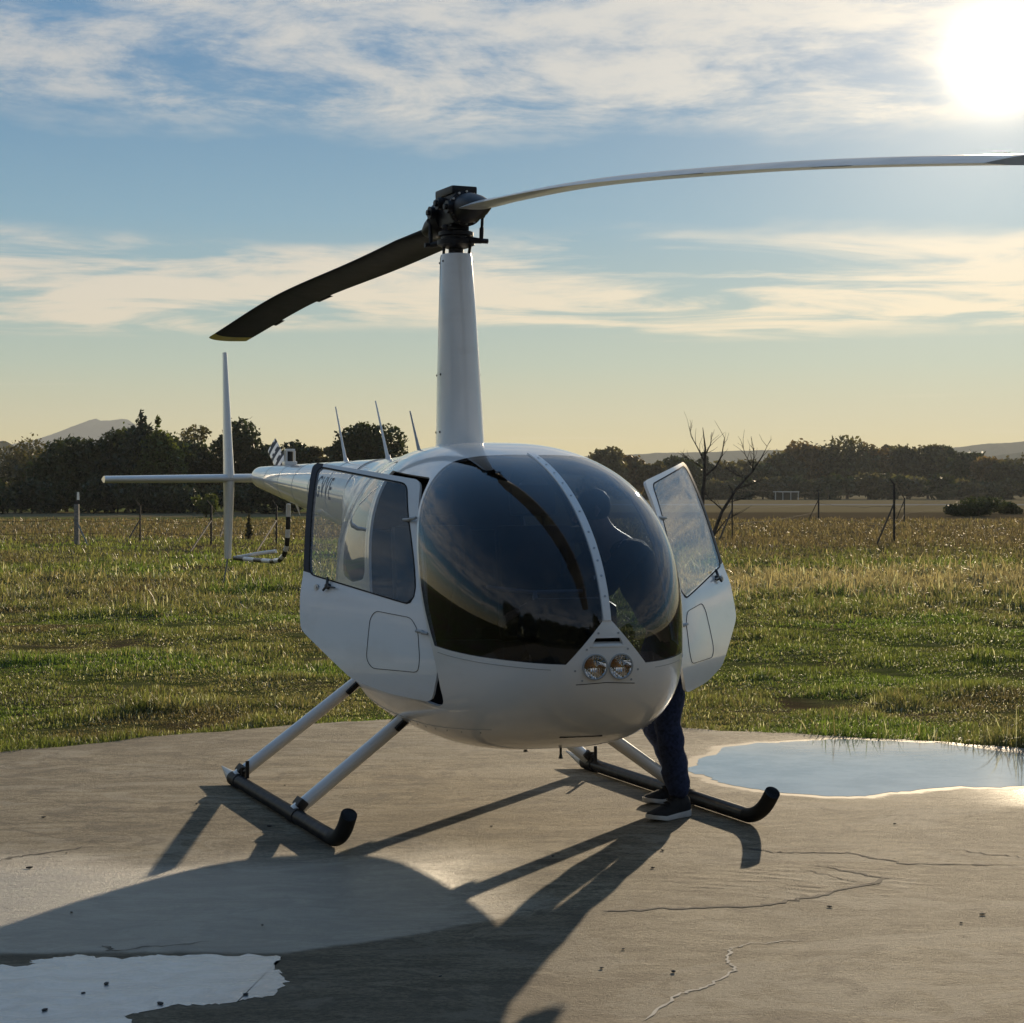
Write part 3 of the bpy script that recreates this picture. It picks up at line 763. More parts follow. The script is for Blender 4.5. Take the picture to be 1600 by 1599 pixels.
# rotor azimuth: the blades point away-left and near-right of the photographer
bd_world = Vector((.40, -.9165, 0)).normalized()
c_, s_ = math.cos(-HYAW), math.sin(-HYAW)
BD = Vector((bd_world.x * c_ - bd_world.y * s_, bd_world.x * s_ + bd_world.y * c_, 0))   # near-right blade in drawing axes
BC = Vector((-BD.y, BD.x, 0))
HUB = Vector((0, HUBY, 0))
hub_rot = Matrix(((BD.x, BC.x, 0), (BD.y, BC.y, 0), (0, 0, 1)))
def hb(x, y, z): return hub_rot @ Vector((x, y, 0)) + HUB + Vector((0, 0, z))
mb = MB()
mb.box(hb(0, 0, 3.165), (.30, .13, .17), hub_rot, .02).box(hb(0, 0, 3.265), (.26, .15, .045), hub_rot, .012).box(hb(0, 0, 3.07), (.13, .11, .10), hub_rot, .015)
mb.tube([hb(0, -.115, 3.20), hb(0, .115, 3.20)], .034, 16).tube([hb(0, -.13, 3.20), hb(0, .13, 3.20)], .018, 12)
for s in (-1, 1):
    mb.tube([hb(s * .13, -.11, 3.165), hb(s * .13, .11, 3.165)], .036, 16).tube([hb(s * .13, -.125, 3.165), hb(s * .13, .125, 3.165)], .016, 10)
hub = hpart(mb.build('rotor_hub', MAT['black_metal']))
for s, zr in ((1, 3.150), (-1, 3.095)):
    # bolted spindle housing that tapers into the blade root
    mb = MB(); rr = []
    for x, r, sq in ((.10, .085, 1.0), (.135, .098, 1.0), (.15, .098, 1.0), (.155, .082, 1.0), (.22, .085, .95), (.30, .080, .8), (.38, .060, .6), (.44, .030, .5)):
        rr.append([hb(s * x, r * math.cos(t) * 1.02, 3.165 + (zr - 3.165) * min(1, x / .35) + r * sq * math.sin(t)) for t in np.linspace(0, 2 * math.pi, 28, endpoint=False)])
    mb.loft(rr); sp = hpart(mb.build('blade_spindle', MAT['black_metal']), hub)
    for t in np.linspace(0, 2 * math.pi, 12, endpoint=False):
        p = hb(s * .152, .089 * math.cos(t), 3.163 + .089 * math.sin(t)); q = hb(s * .162, .089 * math.cos(t), 3.163 + .089 * math.sin(t))
        mb = MB(); mb.tube([p, q], .0065, 8); hpart(mb.build('bolt', MAT['steel']), hub)
    # pitch horn, pitch link, swashplate arm
    yh = .083 * s
    mb = MB(); mb.tube([hb(s * .22, 0, 3.12), hb(s * .20, yh * .7, 3.125), hb(s * .155, yh * 1.15, 3.125)], [.03, .022, .018], 10); hpart(mb.build('pitch_horn', MAT['black_metal']), hub)
    mb = MB(); mb.tube([hb(s * .155, yh * 1.15, 3.125), hb(s * .152, yh * 1.13, 3.06), hb(s * .150, yh * 1.12, 3.055), hb(s * .148, yh * 1.1, 2.995)], [.009, .009, .013, .012], 10)
    mb.tube([hb(s * .150, yh * 1.0, 2.985), hb(s * .150, yh * 1.55, 2.985)], .014, 10); hpart(mb.build('pitch_link', MAT['black_metal']), hub)
    mb = MB(); mb.tube([hb(s * .06, yh * .45, 3.00), hb(s * .148, yh * 1.1, 2.985)], [.022, .015], 10); hpart(mb.build('swashplate_arm', MAT['black_metal']), swash)
mb = MB(); mb.tube([hb(.02, .02, 3.06), hb(.10, -.10, 3.055)], [.016, .013], 10).lathe([(.004, -.018), (.018, -.012), (.022, 0), (.018, .012), (.004, .018)], hb(.105, -.105, 3.055), 12); hpart(mb.build('drive_link', MAT['black_metal']), swash)

def blade(s, zs, pitch):
    rr_, zz_ = zip(*zs)
    st = np.concatenate([[.34, .42, .55, .75], np.linspace(1.0, 5.0, 25), [5.03]])
    mb = MB(); rings = []
    for r in st:
        ch = np.interp(r, [.34, .42, .75, 5.03], [.13, .22, .305, .305]); th = np.interp(r, [.34, .75, 5.03], [.26, .135, .115])
        z = float(pch(np.array([r]), rr_, zz_)[0]); tw = pitch - R(4) * (r / 5.03)
        ring = []
        for x, y in naca(th, 26):
            cx = (.28 - x) * ch; cz = y * ch
            # leading edge towards +BC for the near blade (rotor turns anticlockwise seen from above)
            lx = cx * math.cos(tw) - cz * math.sin(tw); lz = cx * math.sin(tw) + cz * math.cos(tw)
            ring.append(hb(s * r, s * lx, z + lz))
        rings.append(ring)
    mb.loft(rings)
    o = mb.build('rotor_blade', [MAT['blade_lit'], MAT['blade_shaded'], MAT['blade_tip_yellow']], sharp=50)
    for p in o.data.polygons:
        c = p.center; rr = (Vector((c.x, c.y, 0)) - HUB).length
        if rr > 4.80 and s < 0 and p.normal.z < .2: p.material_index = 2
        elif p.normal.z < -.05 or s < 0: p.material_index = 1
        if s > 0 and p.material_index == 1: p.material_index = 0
    hpart(o)
    for r0, ln in ((2.9, .30), (4.05, .22)):
        mb = MB(); P = []
        for r in np.linspace(r0, r0 + ln, 4):
            z = float(pch(np.array([r]), rr_, zz_)[0]); tw = pitch - R(4) * (r / 5.03)
            for cx in (-.70 * .305, -.72 * .305 - .022):
                P.append(hb(s * r, s * cx * math.cos(tw), z + cx * math.sin(tw)))
        mb.add(P, [(2 * k, 2 * k + 1, 2 * k + 3, 2 * k + 2) for k in range(3)])
        t = mb.build('trim_tab', MAT['blade_shaded' if s < 0 else 'blade_lit']); md = t.modifiers.new('t', 'SOLIDIFY'); md.thickness = .003; md.offset = 0
        hpart(t, o)
    return o
blade(1, [(.34, 3.15), (1.5, 3.086), (3.31, 2.904), (4.9, 2.69), (5.03, 2.67)], R(11))
blade(-1, [(.34, 3.09), (1.5, 3.035), (3.0, 2.985), (5.03, 2.815)], R(8))

# ---------------- tail
def boom_r(a): return np.interp(a, [-6.0, -1.76], [.088, .266])
mb = MB(); rings = []
for a in np.concatenate([np.linspace(-1.74, -5.9, 24), [-5.95, -5.985, -6.0]]):
    r = float(boom_r(a)) * (1 if a > -5.92 else np.interp(a, [-6.0, -5.985, -5.95], [.45, .82, .97])); zc = 1.81 - float(boom_r(a))
    rings.append([Vector((a, r * math.cos(t), zc + r * math.sin(t))) for t in np.linspace(0, 2 * math.pi, 40, endpoint=False)])
mb.loft(rings); boom = hpart(mb.build('tail_boom', MAT['white_paint'], sharp=60))
for a in (-2.4, -3.1, -3.8, -4.5, -5.2):
    r = float(boom_r(a)); mb = MB()
    mb.tube([(a, (r + .0004) * math.cos(t), 1.81 - r + (r + .0004) * math.sin(t)) for t in np.linspace(0, 2 * math.pi, 41)], .0014, 6); hpart(mb.build('skin_joint', MAT['grey_paint']), boom)
# tail cone lettering, wrapped on the cone
cu = bpy.data.curves.new('letters', 'FONT'); cu.body = 'F-GVVE'; cu.size = .22; cu.extrude = 0; cu.space_character = 1.15
to = bpy.data.objects.new('letters', cu); COL.objects.link(to)
bpy.context.view_layer.update()
tm = bpy.data.meshes.new_from_object(to.evaluated_get(bpy.context.evaluated_depsgraph_get()))
bm = bmesh.new(); bm.from_mesh(tm); bmesh.ops.triangulate(bm, faces=bm.faces); bmesh.ops.subdivide_edges(bm, edges=[e for e in bm.edges if e.calc_length() > .05], cuts=2, use_grid_fill=False); bm.to_mesh(tm); bm.free()
bpy.data.objects.remove(to, do_unlink=True)
wid = max(v.co.x for v in tm.vertices)
for v in tm.vertices:
    x, y = v.co.x, v.co.y; a = -2.98 + x; r = float(boom_r(a)); t = math.pi + (y - .02) / -r * -1 * -1
    v.co = (a, (r + .0015) * math.cos(t), 1.81 - r + (r + .0015) * math.sin(t))
tm.materials.append(MAT['groove']); lo = bpy.data.objects.new('registration_letters', tm); COL.objects.link(lo); hpart(lo, boom)

FA, FV, FZ = -6.1, -.25, 1.705
def airfoil_bar(mb, p0, p1, c0, c1, th, chord_dir=Vector((-1, 0, 0)), thick_dir=None, n=5):
    p0, p1 = Vector(p0), Vector(p1); rings = []
    for i in range(n):
        t = i / (n - 1); p = p0.lerp(p1, t); ch = c0 + (c1 - c0) * t
        k = 1.0
        rings.append([p + chord_dir * ((x - .3) * ch) + thick_dir * (y * ch * k) for x, y in naca(th, 22)])
    mb.loft(rings)
mb = MB(); airfoil_bar(mb, (FA, .05, 1.715), (FA, -1.30, 1.700), .36, .28, .21, thick_dir=Vector((0, 0, 1)))
stab = hpart(mb.build('horizontal_stabilizer', MAT['white_paint'], sharp=60))
mb = MB(); airfoil_bar(mb, (FA, FV, FZ + .01), (FA - .20, FV + .0, FZ + 1.09), .38, .16, .22, thick_dir=Vector((0, 1, 0))); hpart(mb.build('upper_fin', MAT['white_paint'], sharp=60))
mb = MB(); airfoil_bar(mb, (FA, FV, FZ - .02), (FA - .06, FV, FZ - .68), .38, .24, .22, thick_dir=Vector((0, 1, 0))); lf = hpart(mb.build('lower_fin', MAT['white_paint'], sharp=60))
mb = MB(); mb.tube([(FA - .06, FV, FZ - .66), (FA - .12, FV - .01, FZ - .80), (FA - .15, FV - .02, FZ - .88)], [.010, .008, .006], 8); hpart(mb.build('tail_skid', MAT['grey_paint']), lf)
# striped guard hoop below the tail rotor
gp = [Vector(p) for p in ((-4.80, 0, 1.50), (-4.82, 0, 1.30), (-4.86, 0, 1.17), (-4.93, -.01, 1.09), (-5.06, -.02, 1.045), (-5.25, -.05, 1.03), (-5.6, -.12, 1.03), (-6.0, -.22, 1.035))]
dense = []
for p, q in zip(gp, gp[1:]):
    for k in range(8): dense.append(p.lerp(q, k / 8))
dense.append(gp[-1])
mb = MB(); mb.tube(dense, .020, 10)
gd = hpart(mb.build('tail_rotor_guard', [MAT['white_paint'], MAT['black_paint']]))
for p in gd.data.polygons:
    i = p.vertices[0] // 10
    if (i // 4) % 2: p.material_index = 1
mb = MB(); mb.tube([(-5.95, -.21, 1.04), (-5.75, -.05, 1.08), (-5.62, .06, 1.10)], .016, 8); hpart(mb.build('guard_brace', MAT['white_paint']), gd)
# tail rotor with striped blades on the far side of the boom
TR = Vector((-5.86, .17, 1.73))
mb = MB(); mb.tube([(-5.86, .05, 1.73), (-5.86, .20, 1.73)], [.055, .03], 16); trh = hpart(mb.build('tail_gearbox', MAT['grey_paint']))
for sg in (1, -1):
    dr = Vector((-.92 * sg, 0, .40 * sg)).normalized(); nr = Vector((dr.z, 0, -dr.x)); mb = MB(); rings = []
    cd = (nr * .93 + Vector((0, .36, 0))).normalized(); td = dr.cross(cd).normalized()
    st = np.linspace(.08, .62, 19)
    for r in st:
        p = TR + dr * r; ch = .15 if r > .12 else .08
        rings.append([p + cd * ((x - .3) * ch) + td * (y * ch) for x, y in naca(.12, 18)])
    mb.loft(rings); tb = mb.build('tail_rotor_blade', [MAT['white_paint'], MAT['dark_navy']], sharp=50)
    for p in tb.data.polygons:
        r = (p.center - TR).dot(dr)
        if int((r - .08) / .075) % 2 == 0: p.material_index = 1
    hpart(tb)
# beacon on the boom
mb = MB(); r = float(boom_r(-4.75)); mb.box((-4.75, 0, 1.815), (.12, .10, .045), bev=.01).box((-4.75, 0, 1.925), (.075, .075, .02), bev=.008).tube([(-4.785, -.032, 1.83), (-4.785, -.032, 1.92)], .008, 6).tube([(-4.715, -.032, 1.83), (-4.715, -.032, 1.92)], .008, 6).tube([(-4.785, .032, 1.83), (-4.785, .032, 1.92)], .008, 6).tube([(-4.715, .032, 1.83), (-4.715, .032, 1.92)], .008, 6)
bc = hpart(mb.build('beacon', MAT['white_paint'])); mb = MB(); mb.lathe([(.028, 1.835), (.028, 1.91), (.005, 1.918)], (-4.75, 0, 0), 16); hpart(mb.build('beacon_lens', MAT['black_paint']), bc)
# whip antennas
for (a0, z0, a1, z1) in ((-2.80, 1.80, -3.12, 2.20), (-1.62, 1.80, -1.95, 2.19), (-.85, 1.82, -1.08, 2.09)):
    mb = MB(); mb.tube([(a0, 0, z0), ((a0 * .6 + a1 * .4), 0, z0 * .6 + z1 * .4), (a1, 0, z1)], [.013, .008, .0045], 8).tube([(a0 + .01, 0, z0 - .01), (a0 - .005, 0, z0 + .03)], [.024, .014], 10)
    hpart(mb.build('whip_antenna', MAT['white_paint'] if a0 < -1.3 else MAT['grey_paint']))

# ---------------- landing gear
GZ = -ZB
for s in (-1, 1):
    zc = GZ + .041
    def SVa(a): return s * 1.09 + .055 * a
    path = [Vector((a, SVa(a), zc)) for a in [-.80] + list(np.linspace(-.6, 1.26, 8))]
    for t in np.linspace(0, 1, 12)[1:]:
        an = t * R(50); rad = .36; a = 1.26 + rad * math.sin(an)
        path.append(Vector((a, SVa(a), zc + rad * (1 - math.cos(an)))))
    e = (path[-1] - path[-2]).normalized(); path.append(path[-1] + e * .035)
    mb = MB(); mb.tube(path, .037, 20); sk = hpart(mb.build('skid_tube', MAT['skid_paint'], sharp=50))
    mb = MB(); mb.tube([(-.78, SVa(-.78), zc), (-.84, SVa(-.84), zc + .002), (-1.12, SVa(-1.12), zc + .03)], [.0385, .037, .003], 20); hpart(mb.build('skid_end_cone', MAT['grey_paint']), sk)
    mb = MB(); n0 = len(path) - 13
    mb.tube([p + Vector((0, 0, -.0)) for p in path[n0 + 1:]], .0395, 20); hpart(mb.build('skid_shoe', MAT['black_rubber'], sharp=50), sk)
    for (a, yt, zt_) in ((.57, .49, .395), (-.74, .445, .455)):
        SV = SVa(a); mb = MB(); p0 = Vector((a, SV, GZ + .06)); p1 = Vector((a, s * (yt - .05), zt_ + .04)); d = (p1 - p0).normalized(); td = Vector((0, -d.z, d.y))
        rings = []
        for t in np.linspace(0, 1, 6):
            p = p0.lerp(p1, t); rings.append([p + Vector((.045 - x * .135, 0, 0)) + td * (y * .135) for x, y in naca(.52, 26)])
        mb.loft(rings); st = hpart(mb.build('landing_gear_strut', MAT['white_paint'], sharp=60))
        mb = MB(); q = Vector((a - .02, s * (yt + .005), zt_ - .005)); mb.box(q, (.19, .028, .10), Matrix.Rotation(math.atan2(-d.y * s, d.z) * s * .0 + s * R(48), 3, 'X'), .006); hpart(mb.build('strut_gasket', MAT['black_rubber']), st)
        mb = MB(); mb.tube([(a - .075, SVa(a - .075), zc), (a + .075, SVa(a + .075), zc)], .0415, 20).box((a, SV - s * .03, GZ + .10), (.12, .05, .05), Matrix.Rotation(s * R(40), 3, 'X'), .012); hpart(mb.build('strut_shoe', MAT['skid_paint']), st)
    SV = SVa(-.65); mb = MB()
    mb.tube([(-.70, SV - s * .02, zc + .05), (-.58, SV - s * .03, zc + .075)], .010, 8).tube([(-.58, SV - s * .03, zc + .03), (-.58, SV - s * .03, zc + .13)], .011, 8).tube([(-.66, SV - s * .02, zc + .0), (-.66, SV - s * .02, zc + .085)], .014, 8)
    hpart(mb.build('ground_wheel_fitting', MAT['black_metal']), sk)

# ------------------------------------------------------------------ ground, pad, water
rng = np.random.default_rng(7)
PAD = [(-12, 5.5), (-3.35, 12.77), (-2.46, 13.62), (-1.85, 14.08), (-1.15, 14.55), (-.5, 14.72), (.3, 14.50), (1.25, 14.08), (2.45, 13.55), (3.42, 13.02), (12, 8.6), (12, -7), (-12, -7)]
def in_poly(x, y, poly):
    ins = np.zeros(np.shape(x), bool)
    for (x0, y0), (x1, y1) in zip(poly, poly[1:] + poly[:1]):
        c = ((y0 > y) != (y1 > y)); xi = x0 + (y - y0) * (x1 - x0) / ((y1 - y0) if y1 != y0 else 1e-9); ins ^= c & (x < xi)
    return ins
def pad_far_y(x): return np.interp(x, [p[0] for p in PAD[:11]], [p[1] for p in PAD[:11]])

def ground_mat():
    m, g = new_mat('field_ground'); co = g.node('ShaderNodeNewGeometry').outputs['Position']
    sp = g.node('ShaderNodeSeparateXYZ'); g.put(sp.inputs[0], co); X, Y = sp.outputs[0], sp.outputs[1]
    n1 = g.noise(co, .35, 6, .6); n2 = g.noise(co, 2.2, 6, .65); n3 = g.noise(g.mapping(co, (.02, .10, 1)), 1.0, 5, .6)
    green = g.mix(g.smooth(n2, .35, .65), (.055, .072, .020, 1), (.10, .105, .042, 1))
    soil = g.mix(g.smooth(n2, .40, .66), (.075, .055, .033, 1), (.12, .095, .055, 1))
    near = g.mix(g.smooth(n1, .46, .60), green, soil)
    brown = g.mix(n2, (.085, .062, .036, 1), (.15, .115, .065, 1))
    lgreen = g.mix(n2, (.10, .12, .035, 1), (.16, .16, .06, 1))
    straw = g.mix(n3, (.26, .20, .11, 1), (.19, .155, .08, 1))
    yw = g.math('ADD', Y, g.math('MULTIPLY', g.math('SUBTRACT', n1, .5), 14.0))
    col = g.mix(g.smooth(yw, 46, 60), near, brown)
    left = g.smooth(X, 8, -4)
    far = g.mix(left, straw, lgreen)
    col = g.mix(g.smooth(g.math('SUBTRACT', Y, g.math('ADD', g.math('MULTIPLY', left, -78.0), 160.0)), -4, 10), col, far)
    # pale mown strip and the runway behind it
    col = g.mix(g.math('MULTIPLY', g.smooth(Y, 128, 136), g.math('MULTIPLY', left, g.smooth(Y, 170, 160))), col, (.17, .14, .08, 1))
    col = g.mix(g.math('MULTIPLY', g.math('MULTIPLY', g.smooth(Y, 246, 248), g.smooth(Y, 268, 266)), g.smooth(X, -20, 10)), col, (.26, .25, .23, 1))
    hgt = g.math('ADD', g.math('MULTIPLY', n2, .6), g.noise(co, 14, 4, .7))
    nbm = g.node('ShaderNodeBump'); g.put(nbm.inputs['Height'], hgt); g.put(nbm.inputs['Strength'], g.math('MULTIPLY', g.smooth(Y, 150, 40), .8)); nbm.inputs['Distance'].default_value = .08
    b = g.node('ShaderNodeBsdfDiffuse'); g.put(b.inputs['Color'], col); g.l.new(nbm.outputs[0], b.inputs['Normal'])
    g.l.new(b.outputs[0], g.out.inputs[0])
ground_mat()
xs = np.unique(np.concatenate([-np.geomspace(40, 5200, 22)[::-1], np.linspace(-40, 40, 81), np.geomspace(40, 5200, 22)]))
ys = np.unique(np.concatenate([-np.geomspace(60, 1500, 12)[::-1], np.linspace(-60, 12, 30), np.linspace(12, 70, 90), np.geomspace(70, 6200, 40)]))
GXg, GYg = np.meshgrid(xs, ys, indexing='ij')
def ground_z(x, y):
    d = np.maximum(y - pad_far_y(x), 0)
    bumps = .035 * np.sin(x * 1.7 + .6 * y) * np.sin(y * 1.1 - x * .4) + .05 * np.sin(x * .33 + 1) * np.sin(y * .27)
    return -.035 + bumps * np.clip(d / 3, 0, 1) * np.where(y < 130, 1, 0) * np.clip((y - 5) / 8, 0, 1)
GZg = ground_z(GXg, GYg)
ni, nj = GXg.shape
gi = np.arange(ni * nj).reshape(ni, nj)
quads = np.stack([gi[:-1, :-1], gi[1:, :-1], gi[1:, 1:], gi[:-1, 1:]], -1).reshape(-1, 4)
gr = fast_mesh('ground', np.stack([GXg, GYg, GZg], -1).reshape(-1, 3), quads, MAT['field_ground'], smooth=True)
tag(gr, 'grassy airfield ground reaching out to the distant tree lines', kind='structure')

def pad_mat():
    m, g = new_mat('old_concrete'); co = g.node('ShaderNodeNewGeometry').outputs['Position']
    sp = g.node('ShaderNodeSeparateXYZ'); g.put(sp.inputs[0], co); X, Y = sp.outputs[0], sp.outputs[1]
    brush = g.noise(g.mapping(co, (1.2, 3.2, 1), (0, 0, 0), (0, 0, .12)), 2.2, 12, .74, 1.2)       # trowel strokes
    fine = g.noise(g.mapping(co, (1, 1.7, 1)), 38, 6, .75)
    big = g.noise(g.mapping(co, (.6, .9, 1)), .8, 7, .65, .8)
    blot = g.noise(co, 2.3, 8, .70, 1.5)
    pale = g.noise(g.mapping(co, (.8, 1.3, 1), (4, 9, 0)), 1.5, 10, .72, 1.0)
    col = g.ramp(g.math('ADD', g.math('MULTIPLY', brush, .5), g.math('MULTIPLY', fine, .5)), [(.42, (.11, .090, .060)), (.50, (.255, .212, .142)), (.575, (.46, .39, .27))])
    col = g.mix(g.math('MULTIPLY', g.smooth(big, .46, .60), .45), col, (.165, .138, .098, 1))
    col = g.mix(g.math('MULTIPLY', g.smooth(pale, .51, .58), .60), col, (.42, .37, .28, 1))
    col = g.mix(g.math('MULTIPLY', g.smooth(blot, .535, .60), .65), col, (.12, .10, .075, 1))
    speck = g.smooth(g.noise(co, 90, 2, .5), .62, .68)
    col = g.mix(g.math('MULTIPLY', speck, .6), col, (.06, .052, .042, 1))
    wob = g.math('MULTIPLY', g.math('SUBTRACT', g.noise(co, .9, 5, .65), .5), 1.1)
    wob2 = g.math('MULTIPLY', g.math('SUBTRACT', g.noise(g.mapping(co, (1, 1, 1), (7, 3, 0)), 3.5, 5, .7), .5), .5)
    # a sheet of seeping water fills the shallow dip on the left; its lower shore is sharp, the slab below it is damp
    shore = g.math('SUBTRACT', Y, g.math('ADD', 7.20, g.math('MULTIPLY', g.math('MAXIMUM', g.math('ADD', X, .85), 0.0), .72)))
    shore = g.math('ADD', shore, g.math('ADD', g.math('MULTIPLY', wob, .20), g.math('MULTIPLY', wob2, .16)))
    film = g.math('MULTIPLY', g.smooth(shore, -.03, .05), g.math('MULTIPLY', g.smooth(g.math('ADD', X, g.math('MULTIPLY', wob, .5)), .22, -.40), g.smooth(g.math('ADD', Y, wob), 9.5, 8.6)))
    damp = g.math('MULTIPLY', g.smooth(shore, .05, -.05), g.math('MULTIPLY', g.smooth(g.math('ADD', X, g.math('MULTIPLY', wob, 1.2)), 1.0, -.1), g.smooth(Y, 5.0, 5.8)))
    d3 = g.math('SUBTRACT', g.vec('LENGTH', g.mapping(g.vec('SUBTRACT', co, (2.75, 12.2, 0)), (.52, .66, 0))), 1.0)
    rim = g.math('MULTIPLY', g.smooth(g.math('ADD', d3, g.math('MULTIPLY', wob2, .8)), .16, -.02), g.math('ADD', .12, g.math('MULTIPLY', g.smooth(X, 2.4, 3.2), .9)))
    col = g.mix(g.math('MULTIPLY', damp, .45), col, g.mix(fine, (.14, .10, .058, 1), (.23, .175, .11, 1)))  # damp brown, warmed so the colour carries bounced light
    col = g.mix(g.math('MULTIPLY', film, .65), col, g.mix(brush, (.17, .158, .130, 1), (.27, .25, .205, 1)))
    col = g.mix(g.math('MULTIPLY', rim, .6), col, (.12, .105, .08, 1))
    rough = g.math('SUBTRACT', g.math('ADD', .74, g.math('MULTIPLY', fine, .2)), g.math('ADD', g.math('MULTIPLY', film, .40), g.math('MULTIPLY', rim, .30)))
    # scraped ridges beside the patch edge
    wv = g.node('ShaderNodeTexWave', wave_type='BANDS', bands_direction='Y'); g.put(wv.inputs['Vector'], g.mapping(co, (1, 1, 1), (0, 0, 0), (0, 0, R(20)))); wv.inputs['Scale'].default_value = 3.2; wv.inputs['Distortion'].default_value = 3.5; wv.inputs['Detail'].default_value = 3; wv.inputs['Detail Scale'].default_value = 1.6
    d4 = g.vec('LENGTH', g.mapping(g.vec('SUBTRACT', co, (1.30, 8.55, 0)), (1.2, 2.0, 0)))
    ridge_h = g.math('MULTIPLY', g.math('MULTIPLY', wv.outputs['Fac'], g.smooth(blot, .40, .60)), g.smooth(g.math('ADD', d4, wob2), 1.0, .3))
    brush = g.math('ADD', brush, g.math('MULTIPLY', ridge_h, .8))
    hgt = g.math('ADD', g.math('MULTIPLY', brush, .9), g.math('ADD', g.math('MULTIPLY', fine, .85), g.math('MULTIPLY', g.noise(g.mapping(co, (1, 2, 1)), 75, 4, .75), .45)))
    stren = g.math('SUBTRACT', .95, g.math('ADD', g.math('MULTIPLY', film, .40), g.math('MULTIPLY', rim, .3)))
    nb = g.node('ShaderNodeBump'); g.put(nb.inputs['Height'], hgt); g.put(nb.inputs['Strength'], stren); nb.inputs['Distance'].default_value = .030
    spec = g.math('ADD', .28, g.math('ADD', g.math('MULTIPLY', film, .45), g.math('MULTIPLY', rim, .3)))
    b = princ(g, col, rough, 0, spec, normal=nb.outputs[0])
    g.l.new(b.outputs[0], g.out.inputs[0])
pad_mat()
# slab with a slightly broken edge
edge = []
far = PAD[:11]
for (p, q) in zip(far, far[1:]):
    L = math.dist(p, q); k = max(2, int(L / .12))
    for i in range(k):
        t = i / k; x, y = p[0] + (q[0] - p[0]) * t, p[1] + (q[1] - p[1]) * t
        edge.append((x, y + .035 * math.sin(x * 7.1) + .025 * math.sin(x * 19.3 + 1) + rng.normal() * .012))
edge += PAD[10:]
nv = len(edge)
mesh_obj_v = [(x, y, 0) for x, y in edge] + [(x, y, -.14) for x, y in edge]
pad = mesh_obj('concrete_pad', mesh_obj_v, [tuple(range(nv - 1, -1, -1))] + [(i, (i + 1) % nv, nv + (i + 1) % nv, nv + i) for i in range(nv)], MAT['old_concrete'], smooth=False)
bm = bmesh.new(); bm.from_mesh(pad.data); bmesh.ops.triangulate(bm, faces=[f for f in bm.faces if len(f.verts) > 4]); bmesh.ops.recalc_face_normals(bm, faces=bm.faces); bm.to_mesh(pad.data); bm.free()
tag(pad, 'worn tan concrete landing pad with trowel marks and cracks', kind='structure')

def crack(points, wdt, mat, seed, sub=10, wob=.012):
    r = random.Random(seed); P = []
    for p, q in zip(points, points[1:]):
        for i in range(sub):
            t = i / sub; P.append(Vector((p[0] + (q[0] - p[0]) * t + r.gauss(0, wob), p[1] + (q[1] - p[1]) * t + r.gauss(0, wob), .002)))
    P.append(Vector((*points[-1], .002))); V = []
    for i, p in enumerate(P):
        d = (P[min(i + 1, len(P) - 1)] - P[max(0, i - 1)]).normalized(); n = Vector((-d.y, d.x, 0)); w = wdt * (r.uniform(.35, 1.0)) * min(1, i / 3 + .1, (len(P) - 1 - i) / 3 + .1)
        V += [p - n * w, p + n * w]
    return mesh_obj('crack', V, [(2 * i, 2 * i + 1, 2 * i + 3, 2 * i + 2) for i in range(len(P) - 1)], mat, pad, smooth=False)
simple('crack_dark', (.05, .044, .036), .95); simple('crack_pale', (.42, .38, .31), .9)
G2 = lambda px, py: (on_ground(px, py).x, on_ground(px, py).y)
crack([G2(935, 1424), G2(1060, 1420), G2(1180, 1416), G2(1280, 1400), G2(1400, 1371)], .018, MAT['crack_dark'], 1)
crack([G2(1160, 1325), G2(1230, 1333), G2(1320, 1332), G2(1420, 1350), G2(1600, 1352)], .014, MAT['crack_dark'], 2)
crack([G2(1270, 1352), G2(1330, 1362), G2(1390, 1374)], .010, MAT['crack_dark'], 3)
crack([G2(1250, 1358), G2(1310, 1372), G2(1375, 1384)], .007, MAT['crack_dark'], 4)
crack([G2(1480, 1325), G2(1540, 1335), G2(1600, 1340)], .008, MAT['crack_dark'], 5)
crack([G2(0, 1345), G2(60, 1334), G2(150, 1322)], .011, MAT['crack_dark'], 6)
crack([G2(160, 1478), G2(180, 1486), G2(330, 1472)], .005, MAT['crack_dark'], 7)
crack([G2(1000, 1599), G2(1060, 1556), G2(1110, 1540), G2(1150, 1515), G2(1135, 1500), G2(1145, 1482)], .008, MAT['crack_pale'], 8, wob=.006)
crack([G2(1130, 1485), G2(1170, 1476), G2(1260, 1470)], .005, MAT['crack_pale'], 9)
def water_mat():
    m, g = new_mat('puddle_water'); co = g.node('ShaderNodeNewGeometry').outputs['Position']
    mud = g.mix(g.smooth(g.noise(co, 2.4, 6, .65), .35, .65), (.30, .31, .30, 1), (.46, .47, .45, 1))
    rip = bump(g, g.noise(g.mapping(co, (1, 1.4, 1)), 7, 3), .02, .01)
    b = princ(g, mud, .02, 0, .5, 0, normal=rip); b.inputs['IOR'].default_value = 1.6
    g.l.new(b.outputs[0], g.out.inputs[0])
water_mat()
